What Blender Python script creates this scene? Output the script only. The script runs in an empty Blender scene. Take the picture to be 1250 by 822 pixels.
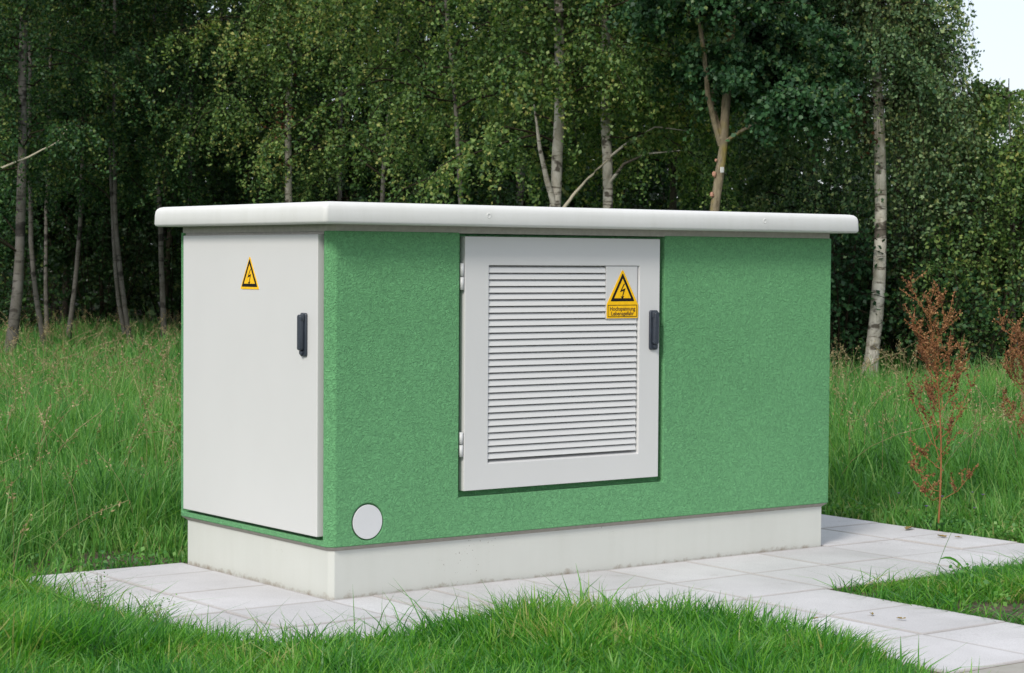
import bpy, bmesh, math
import numpy as np
from mathutils import Vector

# ------------------------------------------------------------------ basics
S = bpy.context.scene
COL = S.collection
rg = np.random.default_rng(7)
R = math.radians

CAM = np.array([-4.6287, -7.5124, 1.4596])
YAW, PITCH, ROLL, FPX = 0.64033, -0.03715, 0.00661, 2524.53
_cy, _sy, _cp, _sp = math.cos(YAW), math.sin(YAW), math.cos(PITCH), math.sin(PITCH)
FW = np.array([_sy * _cp, _cy * _cp, _sp])
_r = np.array([_cy, -_sy, 0.0]); _u = np.cross(_r, FW)
RT = _r * math.cos(ROLL) + _u * math.sin(ROLL)
UP = -_r * math.sin(ROLL) + _u * math.cos(ROLL)
FH = np.array([_sy, _cy, 0.0])                      # horizontal forward

def at(px, py, d):
    """point seen at photo position px,py at forward distance d (metres)"""
    return CAM + d * (FW + (px - 625) / FPX * RT - (py - 411) / FPX * UP)

def gpos(px, d):
    p = at(px, 400, d); return np.array([p[0], p[1], 0.0])

# ------------------------------------------------------------------ object helpers
def tag(o, label=None, cat=None, group=None, kind=None):
    if label: o['label'] = label
    if cat: o['category'] = cat
    if group: o['group'] = group
    if kind: o['kind'] = kind
    return o

def empty(name, loc, label=None, cat=None, group=None):
    o = bpy.data.objects.new(name, None); COL.objects.link(o)
    o.empty_display_size = 0.1
    o.location = tuple(float(v) for v in loc)
    return tag(o, label, cat, group)

def link(name, me, mats, parent=None, origin=None):
    o = bpy.data.objects.new(name, me); COL.objects.link(o)
    for m in (mats if isinstance(mats, (list, tuple)) else [mats]):
        me.materials.append(m)
    if parent is not None: o.parent = parent
    return o

def np_mesh(name, verts, faces, mats, parent=None, attrs=None, smooth=False, matidx=None):
    """verts (n,3), faces (m,k) constant k"""
    me = bpy.data.meshes.new(name)
    verts = np.ascontiguousarray(verts, dtype=np.float32)
    faces = np.ascontiguousarray(faces, dtype=np.int32)
    n, (m, k) = len(verts), faces.shape
    me.vertices.add(n); me.vertices.foreach_set('co', verts.ravel())
    me.loops.add(m * k); me.loops.foreach_set('vertex_index', faces.ravel())
    me.polygons.add(m)
    me.polygons.foreach_set('loop_start', np.arange(0, m * k, k, dtype=np.int32))
    me.polygons.foreach_set('loop_total', np.full(m, k, dtype=np.int32))
    if smooth: me.polygons.foreach_set('use_smooth', np.ones(m, dtype=bool))
    if matidx is not None: me.polygons.foreach_set('material_index', np.asarray(matidx, dtype=np.int32))
    me.update(calc_edges=True)
    for an, (dom, vals) in (attrs or {}).items():
        a = me.attributes.new(an, 'FLOAT', dom); a.data.foreach_set('value', np.ascontiguousarray(vals, dtype=np.float32))
    return link(name, me, mats, parent)

def bm_obj(name, bm, mats, parent=None, smooth=False, bevel=0, segs=2):
    bmesh.ops.recalc_face_normals(bm, faces=bm.faces)
    me = bpy.data.meshes.new(name); bm.to_mesh(me); bm.free()
    if smooth:
        me.polygons.foreach_set('use_smooth', np.ones(len(me.polygons), dtype=bool))
    o = link(name, me, mats, parent)
    if bevel:
        b = o.modifiers.new('bev', 'BEVEL'); b.width = bevel; b.segments = segs; b.limit_method = 'ANGLE'; b.angle_limit = R(30)
        b.harden_normals = False
    return o

def box(bm, x0, x1, y0, y1, z0, z1, mi=0):
    v = [bm.verts.new(p) for p in ((x0, y0, z0), (x1, y0, z0), (x1, y1, z0), (x0, y1, z0), (x0, y0, z1), (x1, y0, z1), (x1, y1, z1), (x0, y1, z1))]
    for f in ((0, 3, 2, 1), (4, 5, 6, 7), (0, 1, 5, 4), (1, 2, 6, 5), (2, 3, 7, 6), (3, 0, 4, 7)):
        bm.faces.new([v[i] for i in f]).material_index = mi
    return v

def prism(bm, pts, fn, d0, d1, mi=0):
    """2-D outline pts extruded; fn(a,b,d)->xyz"""
    A = [bm.verts.new(fn(a, b, d0)) for a, b in pts]; B = [bm.verts.new(fn(a, b, d1)) for a, b in pts]
    n = len(pts)
    bm.faces.new(A).material_index = mi; bm.faces.new(B[::-1]).material_index = mi
    for i in range(n):
        bm.faces.new([A[i], A[(i + 1) % n], B[(i + 1) % n], B[i]]).material_index = mi

def loft(bm, rings, cap=True, mi=0):
    V = [[bm.verts.new(p) for p in r] for r in rings]
    n = len(V[0])
    for a, b in zip(V[:-1], V[1:]):
        for i in range(n):
            f = bm.faces.new([a[i], a[(i + 1) % n], b[(i + 1) % n], b[i]]); f.material_index = mi; f.smooth = True
    if cap:
        bm.faces.new(V[0][::-1]).material_index = mi; bm.faces.new(V[-1]).material_index = mi

def rrect(x0, x1, y0, y1, r, z, n=5):
    out = []
    for cx, cy, a0 in ((x1 - r, y0 + r, -90), (x1 - r, y1 - r, 0), (x0 + r, y1 - r, 90), (x0 + r, y0 + r, 180)):
        for i in range(n):
            a = R(a0 + 90 * i / (n - 1)); out.append((cx + r * math.cos(a), cy + r * math.sin(a), z))
    return out

def tubes(P, Rr, k=5):
    """P (N,K,3), Rr (N,K) -> verts, quads"""
    N, K, _ = P.shape
    T = np.gradient(P, axis=1); T /= np.linalg.norm(T, axis=2, keepdims=True) + 1e-9
    ref = np.zeros_like(T); ref[..., 0] = 1.0; ref[np.abs(T[..., 0]) > .8] = (0, 1, 0)
    A = np.cross(T, ref); A /= np.linalg.norm(A, axis=2, keepdims=True) + 1e-9
    B = np.cross(T, A)
    ang = np.arange(k) * 2 * np.pi / k
    V = P[:, :, None, :] + Rr[:, :, None, None] * (np.cos(ang)[None, None, :, None] * A[:, :, None, :] + np.sin(ang)[None, None, :, None] * B[:, :, None, :])
    idx = np.arange(N * K * k).reshape(N, K, k)
    a = idx[:, :-1, :]; b = np.roll(idx, -1, axis=2)[:, :-1, :]; c = np.roll(idx, -1, axis=2)[:, 1:, :]; d = idx[:, 1:, :]
    F = np.stack([a, b, c, d], axis=-1).reshape(-1, 4)
    return V.reshape(-1, 3), F

class Acc:
    def __init__(s): s.v = []; s.f = []; s.n = 0; s.m = []
    def add(s, v, f, mi=0):
        s.v.append(v); s.f.append(f + s.n); s.n += len(v); s.m.append(np.full(len(f), mi))
    def get(s): return np.concatenate(s.v), np.concatenate(s.f), np.concatenate(s.m)

def leaves(C, size, rng, aspect=.72, droop=.35):
    """rhombic leaves at centres C; returns verts, quads, per-face random"""
    n = len(C); size = np.broadcast_to(size, (n,)) * rng.uniform(.65, 1.25, n)
    d = rng.normal(size=(n, 3)); d[:, 2] -= droop; d /= np.linalg.norm(d, axis=1, keepdims=True)
    s = np.cross(d, rng.normal(size=(n, 3))); s /= np.linalg.norm(s, axis=1, keepdims=True)
    nn = np.cross(d, s)
    L = size[:, None]
    V = np.stack([C - d * L * .5, C + s * L * aspect * .5 - d * L * .05 + nn * L * .08, C + d * L * .5, C - s * L * aspect * .5 - d * L * .05 + nn * L * .08], axis=1).reshape(-1, 3)
    return V, np.arange(4 * n).reshape(n, 4), rng.random(n)

# ------------------------------------------------------------------ materials
def mat(name):
    m = bpy.data.materials.new(name); m.use_nodes = True
    nt = m.node_tree; b = nt.nodes['Principled BSDF']
    return m, nt, b

def N(nt, t, **kw):
    n = nt.nodes.new(t)
    for k, v in kw.items():
        if k in n.inputs.keys(): n.inputs[k].default_value = v
        else: setattr(n, k, v)
    return n

def ramp(nt, fac, stops, interp='LINEAR'):
    r = nt.nodes.new('ShaderNodeValToRGB'); r.color_ramp.interpolation = interp
    e = r.color_ramp.elements
    while len(e) < len(stops): e.new(.5)
    for i, (p, c) in enumerate(stops):
        e[i].position = p; e[i].color = tuple(c) + (1,) if len(c) == 3 else c
    nt.links.new(fac, r.inputs[0]); return r

def noise(nt, scale, detail=3, rough=.5, vec=None, dist=0):
    n = N(nt, 'ShaderNodeTexNoise'); n.inputs['Scale'].default_value = scale; n.inputs['Detail'].default_value = detail
    n.inputs['Roughness'].default_value = rough; n.inputs['Distortion'].default_value = dist
    if vec is not None: nt.links.new(vec, n.inputs['Vector'])
    return n

def coords(nt, scale=None):
    c = nt.nodes.new('ShaderNodeTexCoord')
    if scale is None: return c.outputs['Object']
    m = nt.nodes.new('ShaderNodeMapping'); m.inputs['Scale'].default_value = scale
    nt.links.new(c.outputs['Object'], m.inputs['Vector']); return m.outputs['Vector']

def mix(nt, a, b, fac, blend='MIX'):
    m = nt.nodes.new('ShaderNodeMix'); m.data_type = 'RGBA'; m.blend_type = blend
    def put(sock, v):
        if hasattr(v, 'is_linked'): nt.links.new(v, sock)
        else: sock.default_value = v if not isinstance(v, tuple) or len(v) == 4 else v + (1,)
    put(m.inputs[6], a); put(m.inputs[7], b)
    if hasattr(fac, 'is_linked'): nt.links.new(fac, m.inputs[0])
    else: m.inputs[0].default_value = fac
    return m.outputs[2]

def bump(nt, b, h, strength, dist, prev=None):
    n = nt.nodes.new('ShaderNodeBump'); n.inputs['Strength'].default_value = strength; n.inputs['Distance'].default_value = dist
    nt.links.new(h, n.inputs['Height'])
    if prev: nt.links.new(prev, n.inputs['Normal'])
    nt.links.new(n.outputs[0], b.inputs['Normal']); return n.outputs[0]

def stucco():
    m, nt, b = mat('green stucco render'); v = coords(nt)
    big = noise(nt, 1.3, 4, .6, v); fine = noise(nt, 64, 4, .6, v, 1.6); f2 = noise(nt, 160, 2, .5, v, .6)
    c = ramp(nt, big.outputs[0], [(.3, (.122, .342, .144)), (.7, (.140, .378, .164))])
    c2 = ramp(nt, fine.outputs[0], [(.36, (.76, .77, .78)), (.64, (1.13, 1.12, 1.11))])  # relief shading painted into the colour: pits darker, raised grain lighter
    nt.links.new(mix(nt, c.outputs[0], c2.outputs[0], 1.0, 'MULTIPLY'), b.inputs['Base Color'])
    b.inputs['Roughness'].default_value = .92
    p = bump(nt, b, fine.outputs[0], 1.0, .011); bump(nt, b, f2.outputs[0], .7, .0018, p)
    return m

def painted(name, col, rough=.45, bs=.15, var=.03):
    m, nt, b = mat(name); v = coords(nt)
    n1 = noise(nt, 2.2, 4, .6, v); n2 = noise(nt, 90, 3, .5, v)
    lo = tuple(c * (1 - var) for c in col); hi = tuple(min(1, c * (1 + var)) for c in col)
    nt.links.new(ramp(nt, n1.outputs[0], [(.3, lo), (.7, hi)]).outputs[0], b.inputs['Base Color'])
    b.inputs['Roughness'].default_value = rough
    if bs: bump(nt, b, n2.outputs[0], bs, .001)
    return m

def concrete_white(name, col, streak=.06, scale=1.0, splash=False):
    m, nt, b = mat(name); v = coords(nt)
    n1 = noise(nt, 3 * scale, 5, .65, v); n2 = noise(nt, 60, 4, .6, v)
    sv = coords(nt, (9, 9, .8)); n3 = noise(nt, 1.6, 3, .6, sv)
    c = ramp(nt, n1.outputs[0], [(.25, tuple(x * (1 - streak) for x in col)), (.75, tuple(min(1, x * 1.02) for x in col))])
    s = ramp(nt, n3.outputs[0], [(.45, (1, 1, 1)), (.8, (1 - streak, 1 - streak, 1 - streak * 1.3))])
    c = mix(nt, c.outputs[0], s.outputs[0], 1.0, 'MULTIPLY')
    sp = N(nt, 'ShaderNodeTexVoronoi'); sp.inputs['Scale'].default_value = 38; nt.links.new(v, sp.inputs['Vector'])
    spm = ramp(nt, sp.outputs['Distance'], [(.03, (.55, .5, .43)), (.07, (1, 1, 1))])
    mask = ramp(nt, noise(nt, 2.1, 2, .5, v).outputs[0], [(.56, (0, 0, 0)), (.66, (1, 1, 1))])
    c = mix(nt, c, mix(nt, c, spm.outputs[0], 1.0, 'MULTIPLY'), mask.outputs[0])
    if splash:
        sx = N(nt, 'ShaderNodeSeparateXYZ'); nt.links.new(v, sx.inputs[0])
        mr = N(nt, 'ShaderNodeMapRange'); nt.links.new(sx.outputs[2], mr.inputs[0]); mr.inputs[1].default_value = .0; mr.inputs[2].default_value = .035; mr.inputs[3].default_value = .28; mr.inputs[4].default_value = 0
        sn = noise(nt, 14, 5, .75, v); su = N(nt, 'ShaderNodeMath', operation='ADD'); nt.links.new(sn.outputs[0], su.inputs[0]); nt.links.new(mr.outputs[0], su.inputs[1])
        sr = ramp(nt, su.outputs[0], [(.70, (0, 0, 0)), (.92, (.75, .75, .75))])
        c = mix(nt, c, (.24, .18, .125, 1), sr.outputs[0])
        s2 = ramp(nt, noise(nt, 95, 2, .5, v).outputs[0], [(.70, (0, 0, 0)), (.73, (1, 1, 1))])
        m2 = N(nt, 'ShaderNodeMath', operation='MULTIPLY'); nt.links.new(s2.outputs[0], m2.inputs[0]); nt.links.new(mask.outputs[0], m2.inputs[1])
        c = mix(nt, c, (.20, .17, .13, 1), m2.outputs[0])
    nt.links.new(c, b.inputs['Base Color']); b.inputs['Roughness'].default_value = .7
    bump(nt, b, n2.outputs[0], .35, .0012); return m

def slab_mat():
    m, nt, b = mat('grey concrete slabs'); v = coords(nt)
    at_ = N(nt, 'ShaderNodeAttribute'); at_.attribute_name = 'rnd'
    base = ramp(nt, at_.outputs['Fac'], [(0, (.50, .485, .49)), (.5, (.545, .53, .535)), (1, (.58, .565, .57))])
    n1 = noise(nt, 1.6, 5, .65, v); n2 = noise(nt, 180, 3, .7, v); n3 = noise(nt, 6, 5, .7, v, .6)
    a = ramp(nt, n1.outputs[0], [(.3, (.84, .84, .83)), (.65, (1.05, 1.05, 1.05))])
    c = mix(nt, base.outputs[0], a.outputs[0], 1.0, 'MULTIPLY')
    g = ramp(nt, n2.outputs[0], [(.3, (.82, .82, .82)), (.7, (1.12, 1.12, 1.12))])
    c = mix(nt, c, g.outputs[0], 1.0, 'MULTIPLY')
    d = ramp(nt, n3.outputs[0], [(.62, (0, 0, 0)), (.74, (1, 1, 1))])
    c = mix(nt, c, (.27, .235, .20, 1), mix(nt, (0, 0, 0, 1), d.outputs[0], .4))
    # sandy dirt gathered at the slab edges
    ed = N(nt, 'ShaderNodeAttribute'); ed.attribute_name = 'edge'
    er = ramp(nt, ed.outputs['Fac'], [(.0, (0, 0, 0)), (1, (1, 1, 1))])
    c = mix(nt, c, (.22, .18, .145, 1), mix(nt, (0, 0, 0, 1), er.outputs[0], .38))
    nt.links.new(c, b.inputs['Base Color']); b.inputs['Roughness'].default_value = .88
    bump(nt, b, n2.outputs[0], .4, .0015); return m

def soil_mat(name, c0, c1, c2):
    m, nt, b = mat(name); v = coords(nt)
    n1 = noise(nt, .9, 6, .7, v); n2 = noise(nt, 35, 5, .75, v)
    c = ramp(nt, n1.outputs[0], [(.35, c0), (.65, c1)])
    f = ramp(nt, n2.outputs[0], [(.35, (.5, .5, .5)), (.65, (1.3, 1.25, 1.2))])
    c = mix(nt, c.outputs[0], f.outputs[0], 1.0, 'MULTIPLY')
    w = ramp(nt, noise(nt, 60, 2, .5, v).outputs[0], [(.68, (0, 0, 0)), (.74, (1, 1, 1))])
    c = mix(nt, c, c2 + (1,), w.outputs[0])
    nt.links.new(c, b.inputs['Base Color']); b.inputs['Roughness'].default_value = .95
    bump(nt, b, n2.outputs[0], 1, .03); return m

def leaf_mat(name, stops, trans=.35, rough=.5, patch=.5, spec=.4):
    """leaves: colour from each leaf's own random value and a slow noise"""
    m, nt, b = mat(name); v = coords(nt)
    a = N(nt, 'ShaderNodeAttribute'); a.attribute_name = 'rnd'
    n1 = noise(nt, patch, 2, .5, v)
    ma = N(nt, 'ShaderNodeMath', operation='MULTIPLY_ADD'); nt.links.new(n1.outputs[0], ma.inputs[0]); ma.inputs[1].default_value = 1.1; ma.inputs[2].default_value = -.45
    ad = N(nt, 'ShaderNodeMath', operation='ADD'); nt.links.new(ma.outputs[0], ad.inputs[0])
    mu = N(nt, 'ShaderNodeMath', operation='MULTIPLY'); nt.links.new(a.outputs['Fac'], mu.inputs[0]); mu.inputs[1].default_value = .85
    nt.links.new(mu.outputs[0], ad.inputs[1])
    c = ramp(nt, ad.outputs[0], stops)
    nt.links.new(c.outputs[0], b.inputs['Base Color']); b.inputs['Roughness'].default_value = rough
    b.inputs['Specular IOR Level'].default_value = spec * .7
    t = nt.nodes.new('ShaderNodeBsdfTranslucent')
    tc = mix(nt, c.outputs[0], (1.0, 1.15, .45, 1), 1.0, 'MULTIPLY'); nt.links.new(tc, t.inputs['Color'])
    ms = nt.nodes.new('ShaderNodeMixShader'); ms.inputs[0].default_value = trans
    nt.links.new(b.outputs[0], ms.inputs[1]); nt.links.new(t.outputs[0], ms.inputs[2])
    nt.links.new(ms.outputs[0], nt.nodes['Material Output'].inputs['Surface'])
    return m

def birch_bark(name='white birch bark', k=1.0):
    m, nt, b = mat(name); v = coords(nt); vs = coords(nt, (5, 5, 26))
    n1 = noise(nt, 1.0, 4, .6, vs); n2 = noise(nt, 5, 4, .65, v, .8); vb = coords(nt, (2.2, 2.2, 3.2)); n3 = noise(nt, 1.5, 3, .6, vb)
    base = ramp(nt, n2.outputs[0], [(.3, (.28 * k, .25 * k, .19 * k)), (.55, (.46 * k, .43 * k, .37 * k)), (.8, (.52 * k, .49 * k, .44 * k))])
    lent = ramp(nt, n1.outputs[0], [(.56, (1, 1, 1)), (.64, (.16, .13, .10))])
    scar = ramp(nt, n3.outputs[0], [(.55, (1, 1, 1)), (.60, (.10, .08, .06))])
    c = mix(nt, base.outputs[0], lent.outputs[0], .8, 'MULTIPLY'); c = mix(nt, c, scar.outputs[0], .9, 'MULTIPLY')
    # cracked dark foot of old birches
    sx = N(nt, 'ShaderNodeSeparateXYZ'); nt.links.new(v, sx.inputs[0])
    mr = N(nt, 'ShaderNodeMapRange'); nt.links.new(sx.outputs[2], mr.inputs[0]); mr.inputs[1].default_value = 1.1; mr.inputs[2].default_value = .3; mr.inputs[3].default_value = 0; mr.inputs[4].default_value = .62
    ft = noise(nt, 9, 4, .7, coords(nt, (4, 4, 1)))
    add = N(nt, 'ShaderNodeMath', operation='MULTIPLY'); fr = ramp(nt, ft.outputs[0], [(.35, (0, 0, 0)), (.55, (1, 1, 1))])
    nt.links.new(fr.outputs[0], add.inputs[0]); nt.links.new(mr.outputs[0], add.inputs[1])
    c = mix(nt, c, (.10, .085, .06, 1), add.outputs[0])
    nt.links.new(c, b.inputs['Base Color']); b.inputs['Roughness'].default_value = .8
    bump(nt, b, n2.outputs[0], .8, .02); return m

def bark(name, c0, c1, c2):
    m, nt, b = mat(name); v = coords(nt, (6, 6, 2)); n1 = noise(nt, 4, 5, .7, v); n2 = noise(nt, 2.2, 3, .6, coords(nt))
    c = ramp(nt, n1.outputs[0], [(.3, c0), (.65, c1)])
    g = ramp(nt, n2.outputs[0], [(.5, (0, 0, 0)), (.62, (1, 1, 1))])
    nt.links.new(mix(nt, c.outputs[0], c2 + (1,), g.outputs[0]), b.inputs['Base Color']); b.inputs['Roughness'].default_value = .9
    bump(nt, b, n1.outputs[0], 1, .02); return m

def plain(name, col, rough=.6, spec=.5):
    m, nt, b = mat(name); v = coords(nt); n = noise(nt, 40, 3, .6, v)
    c = ramp(nt, n.outputs[0], [(.3, tuple(x * .88 for x in col)), (.7, tuple(min(1, x * 1.08) for x in col))])
    nt.links.new(c.outputs[0], b.inputs['Base Color']); b.inputs['Roughness'].default_value = rough
    b.inputs['Specular IOR Level'].default_value = spec
    return m

M = dict(
    stucco=stucco(),
    door=painted('light grey lacquered door', (.60, .595, .585), .42, .08, .015),
    gap=plain('dark slot', (.05, .05, .048), .9),
    roof=concrete_white('white painted concrete roof', (.66, .66, .64), .05),
    plinth=concrete_white('pale concrete plinth', (.555, .56, .52), .035, splash=True),
    drip=plain('grey drip edge', (.33, .305, .27), .8),
    collar=plain('grey steel collar', (.42, .40, .36), .6),
    handle=plain('dark blue grey plastic', (.030, .038, .052), .38),
    cap=painted('pale grey plastic', (.60, .60, .61), .5, .05, .02),
    yellow=plain('signal yellow', (.92, .52, .006), .45, .2),
    black=plain('sign black', (.010, .009, .009), .6, .15),
    ochre=plain('sign lettering brown', (.09, .045, .008), .5),
    hinge=painted('hinge paint', (.56, .56, .56), .4, .05, .02),
    slab=slab_mat(),
    joint=soil_mat('joint sand', (.22, .18, .14), (.30, .25, .20), (.3, .27, .23)),
    soil=soil_mat('earth', (.10, .072, .045), (.16, .12, .085), (.34, .30, .26)),
    ground=soil_mat('meadow earth', (.030, .040, .013), (.055, .060, .022), (.08, .075, .03)),
    litter=soil_mat('wood floor', (.022, .018, .010), (.035, .03, .015), (.05, .04, .02)),
    birch=birch_bark(), shaded_birch=birch_bark('grey birch bark with painted shade', .30), bright_birch=birch_bark('bright white birch bark', 1.45),  # grey copy: birch bark colour darkened to paint in the shade on trunks
    dark_bark=bark('dark furrowed bark', (.030, .024, .017), (.10, .085, .06), (.05, .055, .025)),
    green_bark=bark('mossy bark', (.11, .085, .05), (.28, .23, .15), (.26, .21, .045)),
    twig=plain('brown twigs', (.028, .022, .014), .8, .1),
    dead=plain('bleached dead wood', (.42, .38, .28), .8),
    leaf_birch=leaf_mat('birch leaves', [(.0, (.014, .046, .020)), (.45, (.036, .098, .034)), (.8, (.088, .180, .055)), (.98, (.21, .25, .07))], .38, .5, .7),
    leaf_olive=leaf_mat('olive birch leaves', [(.0, (.032, .084, .030)), (.45, (.100, .188, .056)), (.8, (.23, .34, .095)), (.98, (.42, .42, .13))], .38, .5, .7),
    leaf_blue=leaf_mat('weeping birch leaves', [(.0, (.036, .092, .044)), (.5, (.115, .205, .092)), (.85, (.26, .36, .16)), (.99, (.42, .44, .18))], .34, .45, .8),
    leaf_dark=leaf_mat('glossy dark leaves', [(.0, (.014, .046, .020)), (.5, (.032, .090, .034)), (.85, (.065, .150, .055)), (.99, (.15, .20, .06))], .22, .45, .9, .4),
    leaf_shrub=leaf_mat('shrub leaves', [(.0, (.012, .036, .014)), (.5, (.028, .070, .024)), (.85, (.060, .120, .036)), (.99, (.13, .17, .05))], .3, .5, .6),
    leaf_red=leaf_mat('withered leaves', [(.0, (.05, .018, .010)), (.6, (.11, .038, .018)), (1, (.16, .07, .028))], .2, .7, 2),
    grass=leaf_mat('grass blades', [(.0, (.026, .130, .026)), (.35, (.060, .230, .026)), (.7, (.125, .350, .034)), (.92, (.22, .42, .06)), (1, (.42, .42, .16))], .42, .42, 2.2, .7),
    meadow=leaf_mat('meadow grass', [(.0, (.034, .130, .032)), (.35, (.080, .240, .048)), (.70, (.160, .370, .075)), (.93, (.27, .39, .13)), (1, (.44, .40, .20))], .40, .5, .8, .6),
    straw=leaf_mat('dry seed heads', [(.0, (.20, .15, .07)), (.5, (.34, .27, .14)), (1, (.48, .40, .24))], .3, .7, 2),
    rust=leaf_mat('rust brown seed clusters', [(.0, (.10, .038, .022)), (.5, (.27, .12, .055)), (1, (.42, .24, .11))], .2, .7, 2),
    redstem=plain('red weed stem', (.27, .11, .035), .7),
    weedstem=plain('pale weed stem', (.16, .19, .06), .7),
    purple=plain('purple petals', (.22, .08, .42), .6),
    dryleaf=plain('dry fallen leaf', (.24, .17, .05), .8),
    white=plain('white plastic', (.75, .75, .74), .4),
    pink=plain('pinkish fungus crust', (.42, .22, .15), .8),
)

# ------------------------------------------------------------------ ground, paving
PAVE_RECTS = [(-.86, 4.0 - .07, -.975, 1.345), (1.0, 2.0, -2.58, -.97)]

bm = bmesh.new(); s = 600
nx = 40
bmesh.ops.create_grid(bm, x_segments=nx, y_segments=nx, size=s)
for v in bm.verts: v.co.z = -.03
g = bm_obj('ground', bm, [M['ground']]); tag(g, kind='structure')

def irregular(cx, cy, rx, ry, z, n, rng, amp=.22, rot=0):
    ph = rng.uniform(0, 6.28, 4); out = []
    for i in range(n):
        a = 2 * math.pi * i / n
        k = 1 + amp * (math.sin(2 * a + ph[0]) * .5 + math.sin(3 * a + ph[1]) * .4 + math.sin(5 * a + ph[2]) * .35 + math.sin(9 * a + ph[3]) * .2)
        x, y = rx * k * math.cos(a), ry * k * math.sin(a)
        out.append((cx + x * math.cos(rot) - y * math.sin(rot), cy + x * math.sin(rot) + y * math.cos(rot), z))
    return out

bm = bmesh.new()
for i, (cx, cy, rx, ry) in enumerate([(-.35, 1.75, .55, .35), (2.35, -1.6, .45, .75), (2.1, -1.15, .3, .16), (-1.3, 1.9, .3, .3), (3.2, -1.6, .4, .5)]):
    bm.faces.new([bm.verts.new(p) for p in irregular(cx, cy, rx, ry, -.024 - .0005 * i, 48, rg)])
tag(bm_obj('bare_soil', bm, [M['soil']]), kind='structure')

# the wood's floor
bm = bmesh.new()
c = CAM + FH * 62
ring = irregular(float(c[0]), float(c[1]), 34, 60, -.026, 80, rg, .06, -YAW + math.pi / 2)
bm.faces.new([bm.verts.new(p) for p in ring])
tag(bm_obj('wood_floor', bm, [M['litter']]), kind='structure')

# joint sand bed + slabs
bm = bmesh.new()
box(bm, -.86, 3.93, -.975, 0.03, -.028, -.007); box(bm, -.86, .03, .03, 1.345, -.028, -.007)
box(bm, 2.98, 3.93, .03, 1.345, -.028, -.007); box(bm, 1.0, 2.0, -2.58, -.975, -.028, -.007)
tag(bm_obj('joint_bed', bm, [M['joint']]), kind='structure')

slabs = []
ys = [-.975, -.468, .0]
def row(xs, y0, y1):
    for a, b_ in zip(xs[:-1], xs[1:]): slabs.append((a, b_, y0, y1))
row([-.86, -.495, -.0, .505, 1.01, 1.52, 2.02, 2.505, 2.975, 3.47, 3.93], ys[0], ys[1])
row([-.86, -.495, -.0, .232, .52, 1.03, 1.535, 2.03, 2.51, 2.99, 3.49, 3.93], ys[1], ys[2])
for y0, y1 in ((0, .515), (.515, 1.02), (1.02, 1.345)):
    row([-.86, -.485, .008], y0, y1); row([3.0, 3.475, 3.93], y0, y1)
for y0, y1 in ((-1.49, -.975), (-2.0, -1.49), (-2.58, -2.0)):
    row([1.0, 1.5, 2.0], y0, y1)
VV, FF, A1, A2 = [], [], [], []
k = 0
for (x0, x1, y0, y1) in slabs:
    gpx = .0022
    # stay clear of the plinth
    yt = y1 - gpx
    if y1 == 0.0 and x0 >= 0 and x1 <= 3.0: yt = .012
    n = 4
    xi = np.array([x0 + gpx, x0 + gpx + .004, x0 + .02, x1 - .02, x1 - gpx - .004, x1 - gpx]); yi = np.array([y0 + gpx, y0 + gpx + .004, y0 + .02, y1 - .02, yt - .004, yt])
    dz, tx, ty = rg.normal(0, .0012), rg.normal(0, .0022), rg.normal(0, .0022); rv = rg.random()
    X, Y = np.meshgrid(xi, yi, indexing='ij')
    E1 = np.zeros((6, 6)); Z = dz + tx * (X - (x0 + x1) / 2) + ty * (Y - (y0 + y1) / 2)
    E = np.ones((6, 6)); E[2:4, 2:4] = 0
    edge = np.zeros((6, 6), bool); edge[[0, -1], :] = True; edge[:, [0, -1]] = True
    Z = Z - edge * .003
    top = np.stack([X, Y, Z], -1).reshape(-1, 3)
    bot = top[edge.ravel()].copy()
    VV.append(top); A1.append(np.full(36, rv)); A2.append(E.ravel())
    ii = np.arange(36).reshape(6, 6) + k
    F = np.stack([ii[:-1, :-1], ii[1:, :-1], ii[1:, 1:], ii[:-1, 1:]], -1).reshape(-1, 4); FF.append(F)
    k += 36
    loop = [(i, 0) for i in range(6)] + [(5, j) for j in range(1, 6)] + [(i, 5) for i in range(4, -1, -1)] + [(0, j) for j in range(4, 0, -1)]
    L = np.array([ii[a, b_] for a, b_ in loop]); base = top[L - ii[0, 0]].copy(); base[:, 2] = -.05
    VV.append(base); A1.append(np.full(20, rv)); A2.append(np.ones(20)); bi = np.arange(20) + k
    FF.append(np.stack([L, bi, np.roll(bi, -1), np.roll(L, -1)], -1)); k += 20
pv = np_mesh('pavement', np.concatenate(VV), np.concatenate(FF), [M['slab']], attrs={'rnd': ('POINT', np.concatenate(A1)), 'edge': ('POINT', np.concatenate(A2))})
tag(pv, kind='structure')

# rougher concrete strip where the slab path ends
bm = bmesh.new(); box(bm, .55, 3.2, -4.4, -2.59, -.06, -.004)
tag(bm_obj('access_path', bm, [concrete_white('rough pale concrete', (.36, .34, .30), .12)], bevel=.004), kind='structure')

# ------------------------------------------------------------------ transformer station
L_, D_ = 3.009, 1.354
st = empty('transformer_station', (0, 0, 0), 'compact green stucco transformer station with white roof and pale grey doors on the slab paving', 'transformer station')

def chamf(x0, x1, y0, y1, c):
    k = .010                                            # only the front left corner is broadly chamfered
    return [(x0 + c, y0), (x1 - k, y0), (x1, y0 + k), (x1, y1 - k), (x1 - k, y1), (x0 + k, y1), (x0, y1 - k), (x0, y0 + c)]

I = .0235
bm = bmesh.new()
loft(bm, [[(x, y, z) for x, y in chamf(I, L_ - I, I, D_ - I, .02)] for z in (-.2, .206)])
for f in bm.faces: f.smooth = False
bm_obj('plinth', bm, [M['plinth']], st, bevel=.003)

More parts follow.
